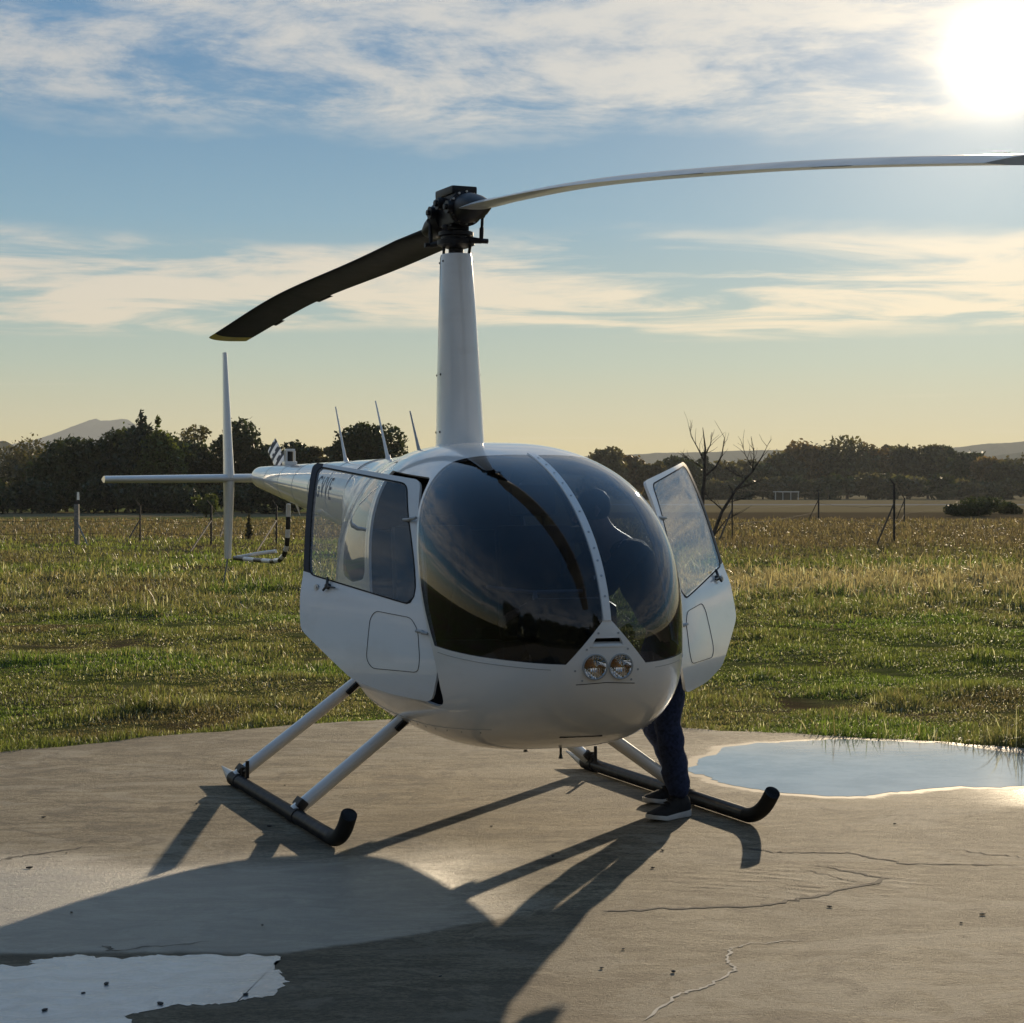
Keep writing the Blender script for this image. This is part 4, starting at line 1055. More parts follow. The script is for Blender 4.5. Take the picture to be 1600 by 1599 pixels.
def silt_mat():
    m, g = new_mat('wet_silt'); co = g.node('ShaderNodeNewGeometry').outputs['Position']
    n = g.noise(g.mapping(co, (1, 1.8, 1)), 5.5, 8, .68, .8); f = g.noise(co, 42, 5, .7)
    silt = g.mix(g.smooth(n, .36, .64), (.18, .19, .185, 1), (.32, .33, .325, 1))
    silt = g.mix(g.smooth(g.noise(g.mapping(co, (1, 1.4, 1), (3, 1, 0)), 14, 6, .75), .64, .72), silt, (.05, .052, .05, 1))
    b = princ(g, silt, g.math('ADD', .03, g.math('MULTIPLY', g.smooth(n, .48, .64), .12)), 0, .5, normal=bump(g, g.math('ADD', n, g.math('MULTIPLY', f, .5)), .20, .010)); b.inputs['IOR'].default_value = 2.0
    g.l.new(b.outputs[0], g.out.inputs[0])
silt_mat()
def damp_mat():
    m, g = new_mat('damp_margin'); co = g.node('ShaderNodeNewGeometry').outputs['Position']
    at = g.node('ShaderNodeAttribute', attribute_name='tint')
    n = g.math('ADD', g.math('MULTIPLY', g.noise(co, 9, 6, .7), .9), g.math('MULTIPLY', g.noise(co, 2.5, 4, .6), .6))
    fac = g.smooth(g.math('ADD', at.outputs['Fac'], g.math('SUBTRACT', n, .75)), .30, .75)
    b = princ(g, g.mix(g.noise(co, 30, 4, .7), (.075, .062, .046, 1), (.13, .11, .085, 1)), .68, 0, .22)
    tr = g.node('ShaderNodeBsdfTransparent'); mx = g.node('ShaderNodeMixShader'); g.put(mx.inputs[0], g.math('MULTIPLY', fac, .85)); g.l.new(tr.outputs[0], mx.inputs[1]); g.l.new(b.outputs[0], mx.inputs[2])
    g.l.new(mx.outputs[0], g.out.inputs[0])
damp_mat()
def puddle(pts, label, seed, z=.0018, mat='puddle_water'):
    r = random.Random(seed); P = []
    n = len(pts)
    for i in range(n):
        p0, p1, p2, p3 = [Vector((*pts[(i + k - 1) % n], 0)) for k in range(4)]
        for j in range(10):
            t = j / 10
            q = .5 * ((2 * p1) + (p2 - p0) * t + (2 * p0 - 5 * p1 + 4 * p2 - p3) * t * t + (3 * p1 - p0 - 3 * p2 + p3) * t ** 3)
            P.append((q.x + r.gauss(0, .010) + .02 * math.sin(q.y * 13), q.y + r.gauss(0, .013) + .022 * math.sin(q.x * 9) + .012 * math.sin(q.x * 27), z))
    o = mesh_obj('puddle', P, [tuple(range(len(P)))], MAT[mat], smooth=False)
    bm = bmesh.new(); bm.from_mesh(o.data); bmesh.ops.triangulate(bm, faces=bm.faces)
    for f in bm.faces:
        if f.normal.z < 0: f.normal_flip()
    bm.to_mesh(o.data); bm.free()
    n = len(P); Q = [Vector(p) for p in P]; V, C = [], []
    area = sum(Q[i].x * Q[(i + 1) % n].y - Q[(i + 1) % n].x * Q[i].y for i in range(n)); sg = 1 if area > 0 else -1
    for i in range(n):
        d = (Q[(i + 4) % n] - Q[i - 4]); nn = Vector((d.y, -d.x, 0)).normalized() * sg
        for off, t in ((-.03, 1.0), (.05, .75), (.17, 0.0)):
            q = Q[i] + nn * off; V.append((q.x, min(q.y, float(pad_far_y(q.x)) - .02), .0007)); C.append((t, t, t, 1))
    T = [[3 * i + k, 3 * ((i + 1) % n) + k, 3 * ((i + 1) % n) + k + 1, 3 * i + k + 1] for i in range(n) for k in (0, 1)]
    if mat == 'puddle_water': fast_mesh('damp_margin', V, T, MAT['damp_margin'], o, C)
    return tag(o, label, kind='structure')
puddle([G2(1078, 1202), G2(1110, 1180), G2(1160, 1165), G2(1250, 1158), G2(1370, 1157), G2(1500, 1166), G2(1600, 1178), (3.9, 12.35), (4.1, 11.7), G2(1600, 1229), G2(1480, 1229), G2(1400, 1240), G2(1300, 1244), G2(1200, 1237), G2(1130, 1222)], 'long puddle mirroring the sky along the grass edge', 3)
puddle([(-3.0, 6.9), G2(0, 1512), G2(60, 1500), G2(130, 1493), G2(210, 1497), G2(300, 1495), G2(440, 1494), G2(424, 1512), G2(438, 1530), G2(440, 1550), G2(380, 1562), G2(300, 1572), G2(200, 1588), (-1.3, 6.05), (-3.0, 5.9)], 'shallow silty puddle with dark specks in the shade of the helicopter', 4, mat='wet_silt')

# ------------------------------------------------------------------ grass
def grass_mat():
    m, g = new_mat('grass_blades'); at = g.node('ShaderNodeAttribute', attribute_name='tint')
    df = princ(g, at.outputs['Color'], .5, 0, .22)
    tl = g.node('ShaderNodeBsdfTranslucent'); g.put(tl.inputs[0], g.vec('MULTIPLY', at.outputs['Color'], (1.5, 1.5, .9)))
    mx = g.node('ShaderNodeMixShader'); mx.inputs[0].default_value = .42; g.l.new(df.outputs[0], mx.inputs[1]); g.l.new(tl.outputs[0], mx.inputs[2])
    g.l.new(mx.outputs[0], g.out.inputs[0])
grass_mat()
class Noise2:
    def __init__(s, seed, f): r = np.random.default_rng(seed); s.k = r.normal(size=(14, 2)) * f; s.p = r.uniform(0, 6.28, 14)
    def __call__(s, x, y): return sum(np.sin(k[0] * x + k[1] * y + p) for k, p in zip(s.k, s.p)) / 14 ** .5 * .7
nz_a, nz_b, nz_c, nz_d, nz_e = Noise2(1, .55), Noise2(2, 2.3), Noise2(3, 6.0), Noise2(4, 1.1), Noise2(5, 3.0)
def make_grass():
    N1, N2 = 600000, 210000
    y = np.concatenate([12.6 * (38 / 12.6) ** rng.random(N1), 38 * (120 / 38) ** rng.random(N2)]); N = N1 + N2
    x = (rng.random(N) * 2 - 1) * (y * .36 + .6)
    ok = y > pad_far_y(x) - .01 + np.abs(rng.normal(size=N)) * .02
    x, y = x[ok], y[ok]; n = len(x)
    clump = nz_b(x, y) * .6 + nz_c(x, y) * .6; zone = nz_a(x, y)
    edge_d = y - pad_far_y(x)
    left = np.clip((2 - x) / 5, 0, 1)
    # blade heights by zone
    h = .022 + .024 * np.clip(clump + .6, 0, 2) + .022 * rng.random(n)
    h = np.where(edge_d < .5, h * 1.25 + .03 * rng.random(n), h)
    h = np.where((edge_d < .35) & (x > 1.0), h + .15 * rng.random(n) ** 3, h)
    mid = np.clip((y - 22) / 12, 0, 1); h = h * (1 + 1.0 * mid)
    weeds = (rng.random(n) < np.clip((y - 26) / 14, 0, .5)) ; h = np.where(weeds, h + .13 * rng.random(n) * (1 + zone * .4), h)
    dry_band = np.exp(-((y - (38 + 2.5 * zone)) / 5.5) ** 2) * (1 - left * .85)
    dry = rng.random(n) < np.clip(dry_band * .85 + .05 + .08 * zone, 0, 1)
    h = np.where(dry & (dry_band > .25), h + .20 * rng.random(n), h)
    far = np.clip((y - 48 - 16 * left) / 14, 0, 1)
    h = np.where(rng.random(n) < far, .06 + .22 * rng.random(n), h)
    h *= np.clip(.45 + .9 * (clump + .4), .25, 1.5) * .85
    w = np.maximum(.0032, y * .00026) * (.7 + .6 * rng.random(n))
    # colours
    g1 = np.array([.075, .110, .026]); g2 = np.array([.145, .180, .050]); st = np.array([.30, .255, .165]); br = np.array([.125, .100, .066]); bare = np.array([.135, .112, .072])
    t = np.clip(.5 + .45 * clump + .25 * rng.normal(size=n), 0, 1)[:, None]
    col = g1 * (1 - t) + g2 * t
    tan = np.clip(.25 + .5 * zone + .2 * rng.normal(size=n), 0, .75)[:, None]; col = col * (1 - tan) + bare * 1.3 * tan
    col = np.where(dry[:, None], st * (.75 + .5 * rng.random((n, 1))), col)
    fr = np.clip(far + .15 * rng.normal(size=n), 0, 1)[:, None]; col = col * (1 - fr) + (br * (.7 + .7 * rng.random((n, 1)))) * fr
    yl = (np.clip((y - 30) / 15, 0, 1) * left * .3)[:, None]; col = col * (1 - yl * (1 - fr)) + np.array([.20, .185, .085]) * yl * (1 - fr)
    patch = nz_d(x, y); soil = np.clip((patch - .55) * 2.2, 0, .85)[:, None] * (1 - fr); col = col * (1 - soil) + np.array([.12, .095, .062]) * soil
    fresh = np.clip((-patch - .2) * 1.5, 0, .8)[:, None] * (1 - fr) * (~dry)[:, None]; col = col * (1 - fresh) + np.array([.105, .170, .032]) * fresh
    h = h * (1 - .55 * soil[:, 0]); tall = (nz_e(x, y) > .75) & (y < 30); h = np.where(tall, h * 1.9, h)
    col *= (.45 + 1.1 * rng.random((n, 1)))
    dew_glint = (rng.random(n) < .035) & (y < 45); col = np.where(dew_glint[:, None], np.array([.62, .62, .48]), col)  # scattered pale blades: sparkle of wet grass painted into the colour
    az = rng.random(n) * 2 * np.pi; lean = rng.random(n) ** .9 * 1.25
    z = ground_z(x, y)
    side = np.stack([np.cos(az), np.sin(az), np.zeros(n)], 1) * w[:, None]
    dirn = np.stack([-np.sin(az) * np.sin(lean), np.cos(az) * np.sin(lean), np.cos(lean)], 1)
    # lean in any direction, not only across the blade
    az2 = rng.random(n) * 2 * np.pi; dirn[:, 0] = np.cos(az2) * np.sin(lean); dirn[:, 1] = np.sin(az2) * np.sin(lean)
    base = np.stack([x, y, z], 1)
    tip = base + dirn * h[:, None]; tip[:, 2] -= (h * lean * .18)
    midp = base + dirn * (h * .55)[:, None]; midp[:, 2] += h * .06
    V = np.stack([base - side, base + side, midp - side * .75, midp + side * .75, tip], 1).reshape(-1, 3)
    k = np.arange(n)[:, None] * 5
    T = np.concatenate([k + np.array([0, 1, 3]), k + np.array([0, 3, 2]), k + np.array([2, 3, 4])], 0)
    C = np.repeat(np.concatenate([col, np.ones((n, 1))], 1), 5, 0).reshape(n, 5, 4)
    C = C.reshape(-1, 4)
    return V, T, C
V, T, C = make_grass()
tag(fast_mesh('grass', V, T, MAT['grass_blades'], cols=C), 'short green grass with dry tan stalks beyond the concrete pad', 'grass', kind='stuff')

# ------------------------------------------------------------------ trees
def leaf_mat(name, c, tr=.35, spec=.3):
    m, g = new_mat(name); at = g.node('ShaderNodeAttribute', attribute_name='tint')
    col = g.vec('MULTIPLY', at.outputs['Color'], c)
    df = princ(g, col, .55, 0, spec); tl = g.node('ShaderNodeBsdfTranslucent'); g.put(tl.inputs[0], g.vec('MULTIPLY', col, (1.35, 1.4, .7)))
    mx = g.node('ShaderNodeMixShader'); mx.inputs[0].default_value = tr; g.l.new(df.outputs[0], mx.inputs[1]); g.l.new(tl.outputs[0], mx.inputs[2])
    g.l.new(mx.outputs[0], g.out.inputs[0])
leaf_mat('leaf_dark', (.040, .050, .018), .25); leaf_mat('leaf_green', (.070, .085, .024), .4)
leaf_mat('leaf_olive', (.095, .082, .042), .35); leaf_mat('leaf_autumn', (.16, .105, .05), .35); leaf_mat('leaf_pine', (.030, .042, .020), .15)

def crown_leaves(r, lobes, nleaf, size, flatten=1.0):
    """leaf quads spread through a set of lobes (centre, radii)"""
    vol = np.array([l[1] * l[2] for l in lobes]); pick = r.choice(len(lobes), nleaf, p=vol / vol.sum())
    L = np.array([[*l[0], l[1], l[2]] for l in lobes])[pick]
    d = r.normal(size=(nleaf, 3)); d /= np.linalg.norm(d, axis=1)[:, None]
    rad = np.where(r.random(nleaf) < .75, 1 - .35 * r.random(nleaf) ** 2, r.random(nleaf) ** .5)
    rad *= 1 + .16 * r.normal(size=nleaf) * (r.random(nleaf) < .4)
    c = L[:, :3] + d * rad[:, None] * np.stack([L[:, 3], L[:, 3], L[:, 4]], 1)
    sz = size * (.55 + .9 * r.random(nleaf))
    a = r.normal(size=(nleaf, 3)); a /= np.linalg.norm(a, axis=1)[:, None]; b = np.cross(a, r.normal(size=(nleaf, 3))); b /= np.linalg.norm(b, axis=1)[:, None]
    a = a * sz[:, None]; b = b * (sz * .55)[:, None]
    V = np.stack([c - a, c + b, c + a, c - b], 1).reshape(-1, 3); T = np.arange(nleaf * 4).reshape(-1, 4)
    br = (.6 + .8 * r.random(nleaf)); lobe_t = (.75 + .5 * r.random(len(lobes)))[pick]
    col = np.stack([br * lobe_t * (.9 + .2 * r.random(nleaf)), br * lobe_t, br * lobe_t * (.8 + .4 * r.random(nleaf)), np.ones(nleaf)], 1)
    return V, T, np.repeat(col, 4, 0)
def make_tree(name, x, y, h, w, leafmat, seed, label, group, kind='round', n=2600, leaf=.30, gz=-.04, cat='tree', bare=.18):
    r = np.random.default_rng(seed); rr = random.Random(seed)
    root = tag(empty(name, (x, y, gz)), label, cat, group)
    mb = MB(); th = h * bare; lobes = []
    tr = max(.06, h * .022)
    top = Vector((rr.uniform(-.05, .05) * w, rr.uniform(-.05, .05) * w, h * (.90 if kind in ('pine', 'poplar', 'cypress') else .72)))
    mb.tube([(0, 0, -.1), (top.x * .3, top.y * .3, h * .25), (top.x * .7, top.y * .7, h * .5), tuple(top)], [tr * 1.25, tr, tr * .65, tr * .18], 7)
    if kind == 'round':
        k = rr.randint(9, 13)
        for i in range(k):
            t = rr.random(); an = i / k * 6.283 * 2.4 + rr.random(); z = th + (h - th) * (.18 + .66 * t); reach = w * .5 * (1 - abs(t - .42) ** 1.6 * 1.2) * rr.uniform(.45, .78)
            c = (math.cos(an) * reach, math.sin(an) * reach, z); rad = w * rr.uniform(.19, .31); lobes.append((c, rad, rad * rr.uniform(.65, .95)))
            mb.tube([(top.x * .4, top.y * .4, th + (z - th) * .45), (c[0] * .6, c[1] * .6, z - rad * .4), (c[0] * .95, c[1] * .95, z + rad * .2)], [tr * .5, tr * .28, tr * .08], 5)
        lobes.append(((top.x, top.y, h - w * .24), w * .30, w * .24)); lobes.append(((0, 0, th + (h - th) * .5), w * .42, (h - th) * .40))
    elif kind == 'airy':
        for i in range(15):
            an = i * 2.4 + rr.random(); t = rr.random(); reach = w * .5 * rr.uniform(.35, .95); z = h * rr.uniform(.48, .93) - reach * .16
            c = (math.cos(an) * reach, math.sin(an) * reach, z); rad = w * rr.uniform(.10, .18); lobes.append((c, rad, rad * .6))
            mb.tube([(0, 0, h * .32), (c[0] * .5, c[1] * .5, z * .78), (c[0], c[1], z)], [tr * .55, tr * .35, tr * .08], 5)
    elif kind in ('poplar', 'cypress', 'pine'):
        m = 20
        for i in range(m):
            t = i / (m - 1); z = th + (h - th) * t
            prof = {'pine': (1 - t) ** .8 * .9 + .08, 'poplar': math.sin(min(1, t * 1.05 + .12) * math.pi) ** .7 * .9 + .08, 'cypress': math.sin(min(1, t * .92 + .12) * math.pi) ** .8 + .05}[kind]
            for j in range(3 if kind != 'cypress' else 2):
                an = rr.random() * 6.28; rad = w * .5 * prof * rr.uniform(.5, .8) + w * .03; off = w * .5 * prof * rr.uniform(.15, .5)
                lobes.append(((math.cos(an) * off, math.sin(an) * off, z), rad, rad * (.55 if kind == 'pine' else 1.2)))
            if i % 2: mb.tube([(0, 0, z - h * .03), (math.cos(an) * w * .4 * prof, math.sin(an) * w * .4 * prof, z + h * .01)], [tr * .3, tr * .06], 5)
    elif kind == 'bush':
        for i in range(8):
            an = i * 2.4; reach = w * .5 * rr.uniform(.1, .7); z = h * rr.uniform(.25, .72)
            rad = w * rr.uniform(.16, .27); lobes.append(((math.cos(an) * reach, math.sin(an) * reach, z), rad, min(rad, h * .34)))
    mb.build('trunk', MAT['bark'], root)
    V, T, C = crown_leaves(r, lobes, n, leaf)
    V[:, 2] = np.maximum(V[:, 2], .02)
    fast_mesh('crown', V, T, MAT[leafmat], root, C)
    return root
def tree_px(px, top, depth, wpx, leafmat, seed, label, group, kind='round', name='broadleaf_tree', base=0, **kw):
    s = depth / FPX; x = (px - 800) * s; h = CAMH + (HORIZON - top) * s
    return make_tree(name, x, depth, h, wpx * s, leafmat, seed, label, group, kind, **kw)
GL, GR = 'trees on the left edge of the airfield', 'trees across the runway'
LB = [ # px, top, depth, width, leaf, kind, label, name
 (20, 702, 230, 110, 'leaf_olive', 'round', 'hazy olive tree beyond the left tree group, below the mountain slope', 'broadleaf_tree'),
 (62, 718, 175, 90, 'leaf_olive', 'round', 'low olive green tree at the outer end of the left tree group', 'broadleaf_tree'),
 (104, 688, 165, 92, 'leaf_dark', 'round', 'dark round tree in front of the mountain slope', 'broadleaf_tree'),
 (138, 690, 160, 80, 'leaf_dark', 'round', 'dark tree below the mountain summit', 'broadleaf_tree'),
 (176, 676, 163, 66, 'leaf_dark', 'round', 'narrow dark tree beside the tallest pine', 'broadleaf_tree'),
 (200, 672, 166, 70, 'leaf_green', 'round', 'yellow green tree behind the tallest pine', 'broadleaf_tree'),
 (222, 650, 160, 78, 'leaf_pine', 'poplar', 'tallest pointed pine of the left tree group', 'pine_tree'),
 (247, 660, 158, 66, 'leaf_green', 'poplar', 'sunlit green poplar right beside the tallest pine', 'poplar_tree'),
 (272, 690, 168, 60, 'leaf_dark', 'round', 'small dark tree between the poplar and the airy oak', 'broadleaf_tree'),
 (303, 692, 172, 76, 'leaf_dark', 'round', 'dense dark tree at the foot of the airy oak', 'broadleaf_tree'),
 (322, 664, 176, 110, 'leaf_olive', 'airy', 'airy oak whose open crown lets the sky through', 'oak_tree'),
 (374, 662, 170, 84, 'leaf_dark', 'round', 'rounded dark oak behind the upper tail fin', 'oak_tree'),
 (414, 700, 170, 60, 'leaf_dark', 'round', 'low dark tree behind the tail rotor', 'broadleaf_tree'),
 (462, 694, 165, 64, 'leaf_dark', 'round', 'low dark tree beyond the boom beacon', 'broadleaf_tree'),
 (503, 690, 166, 60, 'leaf_olive', 'airy', 'thin tree behind the rearmost whip antenna', 'broadleaf_tree'),
 (552, 668, 160, 78, 'leaf_dark', 'round', 'tall dark tree between two whip antennas', 'broadleaf_tree'),
 (600, 668, 161, 82, 'leaf_dark', 'round', 'broad dark tree nearest the rotor mast', 'broadleaf_tree'),
 (655, 712, 165, 70, 'leaf_dark', 'round', 'dark tree hidden behind the cabin roof', 'broadleaf_tree'),
]
for i, (px, top, dp, wd, lf, kd, lab, nm) in enumerate(LB):
    tree_px(px, top - 4, dp, wd * 1.2, lf, 100 + i, lab, GL, kd, nm, n=6500 if kd != 'airy' else 3200, leaf=.20 if kd != 'airy' else .16, bare=.10)
for i, px in enumerate(range(-10, 700, 46)):
    tree_px(px + (i * 37 % 23), 742 + (i * 53 % 17), 150 + (i * 31 % 9), 78, ['leaf_dark', 'leaf_pine'][i % 2], 300 + i, 'dark rounded shrub filling the foot of the left tree group', 'shrubs below the left trees', 'bush', 'shrub', n=1700, leaf=.20, cat='shrub')
tree_px(322, 764, 128, 42, 'leaf_green', 351, 'bright green bush standing alone before the dark left trees', None, 'bush', 'bush', n=1500, leaf=.11, cat='bush')
RB = [
 (948, 709, 380, 56, 'leaf_olive', 'round', 'brown tree just right of the windshield top'), (985, 716, 390, 50, 'leaf_autumn', 'round', 'russet tree above the right door hinge'), (1018, 712, 385, 44, 'leaf_olive', 'airy', 'thin tree above the open right door'),
 (1062, 722, 400, 60, 'leaf_dark', 'round', 'dark tree behind the corner of the right door'), (1100, 712, 420, 26, 'leaf_pine', 'cypress', 'slim cypress behind the dead tree trunk'), (1128, 728, 430, 60, 'leaf_olive', 'round', 'olive tree behind the dead tree branches'),
 (1162, 722, 440, 56, 'leaf_olive', 'round', 'olive tree left of the small shed'), (1192, 728, 430, 44, 'leaf_dark', 'round', 'low dark tree above the small shed'), (1222, 712, 440, 56, 'leaf_olive', 'round', 'hazy tree rising right above the shed roof'),
 (1258, 696, 450, 64, 'leaf_autumn', 'round', 'autumn tinged tree left of the highest crown'), (1288, 700, 455, 60, 'leaf_olive', 'round', 'olive tree adjoining the highest crown'), (1324, 683, 450, 84, 'leaf_olive', 'round', 'broad tree with the highest crown of the far wood'),
 (1362, 698, 455, 56, 'leaf_autumn', 'round', 'russet tree right of the highest crown'), (1386, 687, 470, 46, 'leaf_olive', 'airy', 'airy tree whose crown stands free against the sky'), (1418, 700, 460, 58, 'leaf_olive', 'round', 'hazy tree between the airy crown and the wood end'),
 (1450, 698, 455, 56, 'leaf_olive', 'round', 'tree near the right end of the high wood'), (1476, 699, 458, 40, 'leaf_dark', 'round', 'last tall tree where the wood steps down'), (1512, 712, 440, 60, 'leaf_dark', 'round', 'dark low tree below the right hill'),
 (1545, 719, 430, 54, 'leaf_autumn', 'round', 'orange tinged tree below the right hill'), (1580, 722, 425, 60, 'leaf_olive', 'round', 'hazy low tree at the right end of the wood'), (1625, 718, 430, 70, 'leaf_olive', 'round', 'tree past the right end of the wood'),
]
for i, (px, top, dp, wd, lf, kd, lab) in enumerate(RB):
    tree_px(px, top - 3, dp, wd * 1.2, lf, 500 + i, lab, GR, kd, 'cypress_tree' if kd == 'cypress' else 'broadleaf_tree', n=3000 if kd != 'airy' else 1300, leaf=.55 if kd != 'airy' else .42, bare=.08)
for i, px in enumerate(range(925, 1640, 38)):
    tree_px(px + (i * 29 % 17), 738 + (i * 41 % 14), 405 + (i * 17 % 14), 66, ['leaf_dark', 'leaf_olive'][i % 2], 600 + i, 'hazy shrub along the foot of the far wood', 'shrubs below the far wood', 'bush', 'shrub', n=1100, leaf=.55, cat='shrub')
# bramble mound in the dry grass
for i, (px, py, wd, top) in enumerate(((1530, 806, 92, 776), (1496, 806, 50, 789), (1572, 803, 52, 785))):
    d = on_ground(px, py).y
    tree_px(px, top, d, wd, 'leaf_dark', 700 + i, ['dark bramble mound in the dry field', 'low outlying bramble on the mound side facing the fence posts', 'low bramble tail of the mound towards the hill'][i], 'brambles in the dry field', 'bush', 'bramble', n=2600, leaf=.10, cat='bramble')

# bare dead tree by the right door
def dead_tree():
    root = tag(empty('dead_tree', (on_ground(1118, 842).x, on_ground(1118, 842).y, -.04)), 'bare dead tree with forked grey branches beside the open right door', 'tree')
    D = root.location.y; rr = random.Random(11)
    def W(px, py, off=0.0): p = at_depth(px, py, D + off); return Vector((p.x - root.location.x, off, p.z + .04))
    mb = MB(); mb.tube([W(1100, 846), W(1097, 790), W(1101, 745), W(1102, 700), W(1098, 668)], [.10, .085, .06, .035, .010], 7)
    trunk = mb.build('trunk', MAT['dead_bark'], root)
    limbs = [([(1112, 842), (1128, 800), (1150, 765), (1175, 738), (1190, 715), (1200, 695)], .075), ([(1115, 838), (1135, 812), (1160, 800)], .03), ([(1130, 798), (1112, 782), (1100, 770)], .03),
             ([(1101, 745), (1118, 730), (1128, 712), (1131, 690), (1132, 684)], .045), ([(1101, 722), (1090, 700), (1080, 682), (1077, 670)], .03), ([(1102, 712), (1110, 695), (1113, 676)], .025),
             ([(1102, 735), (1085, 722), (1068, 712)], .025), ([(1150, 765), (1172, 757), (1192, 750)], .03), ([(1175, 738), (1178, 715), (1178, 700)], .03), ([(1165, 748), (1150, 742), (1140, 735)], .018), ([(1178, 735), (1165, 712), (1160, 696)], .02), ([(1140, 785), (1165, 778), (1180, 772)], .02)]
    for pts, r0 in limbs:
        off = rr.uniform(-.3, .3); P = [W(px, py, off * i / len(pts)) for i, (px, py) in enumerate(pts)]
        mb = MB(); mb.tube(P, list(np.linspace(r0, .008, len(P))), 6); lb = mb.build('limb', MAT['dead_bark'], root)
        tw = MB()
        for k in range(9):
            i = rr.randrange(1, len(P)); p = P[i - 1].lerp(P[i], rr.random()); d = (P[i] - P[i - 1]).normalized()
            q = p + (d * rr.uniform(.2, .5) + Vector((rr.gauss(0, .25), rr.gauss(0, .2), rr.uniform(0, .35)))) * rr.uniform(.5, 1.1)
            tw.tube([p, p.lerp(q, .5) + Vector((rr.gauss(0, .03), 0, rr.gauss(0, .03))), q], [.010, .007, .004], 4)
        o = tw.build('twigs', MAT['dead_bark'], lb, sharp=0); o['kind'] = 'stuff'
dead_tree()

# trees behind the photographer: they show as dark mirror images in the windshield
BT = 'broadleaf_tree'
for i, (x, y, h, w, kd, nm) in enumerate(((-13, -15, 7.5, 7, 'round', BT), (-8.5, -16, 8, 7.5, 'round', BT), (-4, -15, 7, 7, 'round', BT), (.5, -16.5, 7, 7.5, 'round', BT), (5, -15.5, 7.2, 7, 'round', BT), (9.5, -15, 7.6, 7, 'round', BT), (-17, -10, 7.5, 8, 'round', BT), (-20, -3, 6.5, 8, 'round', BT), (14, -12, 7, 8, 'round', BT), (18, -5, 6.5, 8, 'round', BT), (12.6, -9, 11.5, 2.8, 'cypress', 'cypress_tree'), (10.6, -10, 7.5, 2.0, 'cypress', 'cypress_tree'))):
    lab = 'dark broadleaf tree mirrored low in the windshield' if kd == 'round' else ('tall cypress mirrored in the right windshield pane' if h > 10 else 'shorter cypress mirrored beside the tall one in the windshield')
    make_tree(nm, x, y, h, w, 'leaf_dark' if kd == 'round' else 'leaf_pine', 800 + i, lab, 'trees behind the photographer', kd, n=4200, leaf=.30, bare=.03)

# ------------------------------------------------------------------ hills
def hill_mat(name, c1, c2, sc_):
    m, g = new_mat(name); co = g.node('ShaderNodeNewGeometry').outputs['Position']
    n = g.noise(co, sc_, 6, .65)
    b = g.node('ShaderNodeBsdfDiffuse'); g.put(b.inputs['Color'], g.mix(g.smooth(n, .38, .62), (*c1, 1), (*c2, 1))); g.l.new(bump(g, n, .6, 12), b.inputs['Normal']); g.l.new(b.outputs[0], g.out.inputs[0])
hill_mat('wooded_hill', (.022, .030, .018), (.042, .044, .028), .02); hill_mat('haze_blue_mountain', (.02, .035, .055), (.035, .055, .078), .004)  # grey mountain rock coloured blue to carry distance haze
def ridge(name, depth, prof, thick, mat, label, seed, rough=1.0, px0=None):
    """a ridge whose skyline follows prof (photo pixels), with a front and a back slope"""
    r = np.random.default_rng(seed); px = np.linspace(prof[0][0], prof[-1][0], 240); top = np.interp(px, *zip(*prof))
    s = depth / FPX; ph_ = r.uniform(0, 6, 8)
    top = top - rough * sum(np.sin(px * f + p) * a for f, p, a in zip((.05, .11, .23, .47, .9, 1.7), ph_, (1.2, .8, .6, .5, .35, .3)))
    x = (px - 800) * s; h = CAMH + np.maximum(HORIZON - top, .3) * s
    V = []; rows = (-1.0, -.72, -.45, -.2, 0, .3, 1.0); hf = (0, .22, .5, .82, 1, .72, 0)
    for q, f in zip(rows, hf):
        k = 1 + (q * thick) / depth * .0
        V.append(np.stack([x, np.full_like(x, depth + q * thick) + 0 * x, np.maximum(h * f * (1 + (.07 * (np.sin(px * .09 + 9 * f) + .6 * np.sin(px * .21 + 20 * f)) if 0 < f < 1 else 0)), 0) - (2 if f == 0 else 0)], 1))
    n = len(x); V = np.concatenate(V); gi_ = np.arange(len(V)).reshape(len(rows), n)
    q4 = np.stack([gi_[:-1, :-1], gi_[:-1, 1:], gi_[1:, 1:], gi_[1:, :-1]], -1).reshape(-1, 4)
    return tag(fast_mesh(name, V, q4, MAT[mat], smooth=True), label, kind='structure')
ridge('mountain', 5200, [(-260, 752), (-60, 716), (20, 694), (70, 684), (110, 668), (140, 657), (150, 654), (158, 657), (172, 657), (188, 655), (200, 656), (212, 664), (240, 684), (300, 712), (420, 745), (600, 766)], 700, 'haze_blue_mountain', 'pale blue mountain with a notched summit above the left trees', 1, .25)
ridge('hill', 1400, [(-300, 706), (-60, 698), (0, 691), (8, 690), (20, 697), (60, 700), (100, 703), (150, 714), (260, 728), (420, 745), (600, 760)], 260, 'wooded_hill', 'wooded hillside at the foot of the mountain', 2, .7)
ridge('hill', 3600, [(620, 735), (800, 722), (940, 712), (1040, 708), (1120, 706), (1180, 704), (1225, 703), (1300, 706), (1400, 708), (1480, 701), (1530, 695), (1600, 690), (1700, 684), (1900, 690), (2200, 715)], 500, 'wooded_hill', 'long hazy ridge above the far wood', 3, .35)
ridge('hill', 2600, [(1380, 738), (1480, 722), (1540, 714), (1600, 707), (1720, 698), (1900, 705)], 300, 'wooded_hill', 'nearer wooded hill shoulder below the long ridge', 4, .4)
# low wood closing the gap behind the far trees
ridge('hill', 900, [(560, 752), (700, 742), (900, 738), (1000, 735), (1100, 734), (1200, 731), (1300, 728), (1400, 727), (1500, 727), (1600, 729), (1800, 730)], 120, 'wooded_hill', 'low wooded rise right behind the far trees', 5, .9)

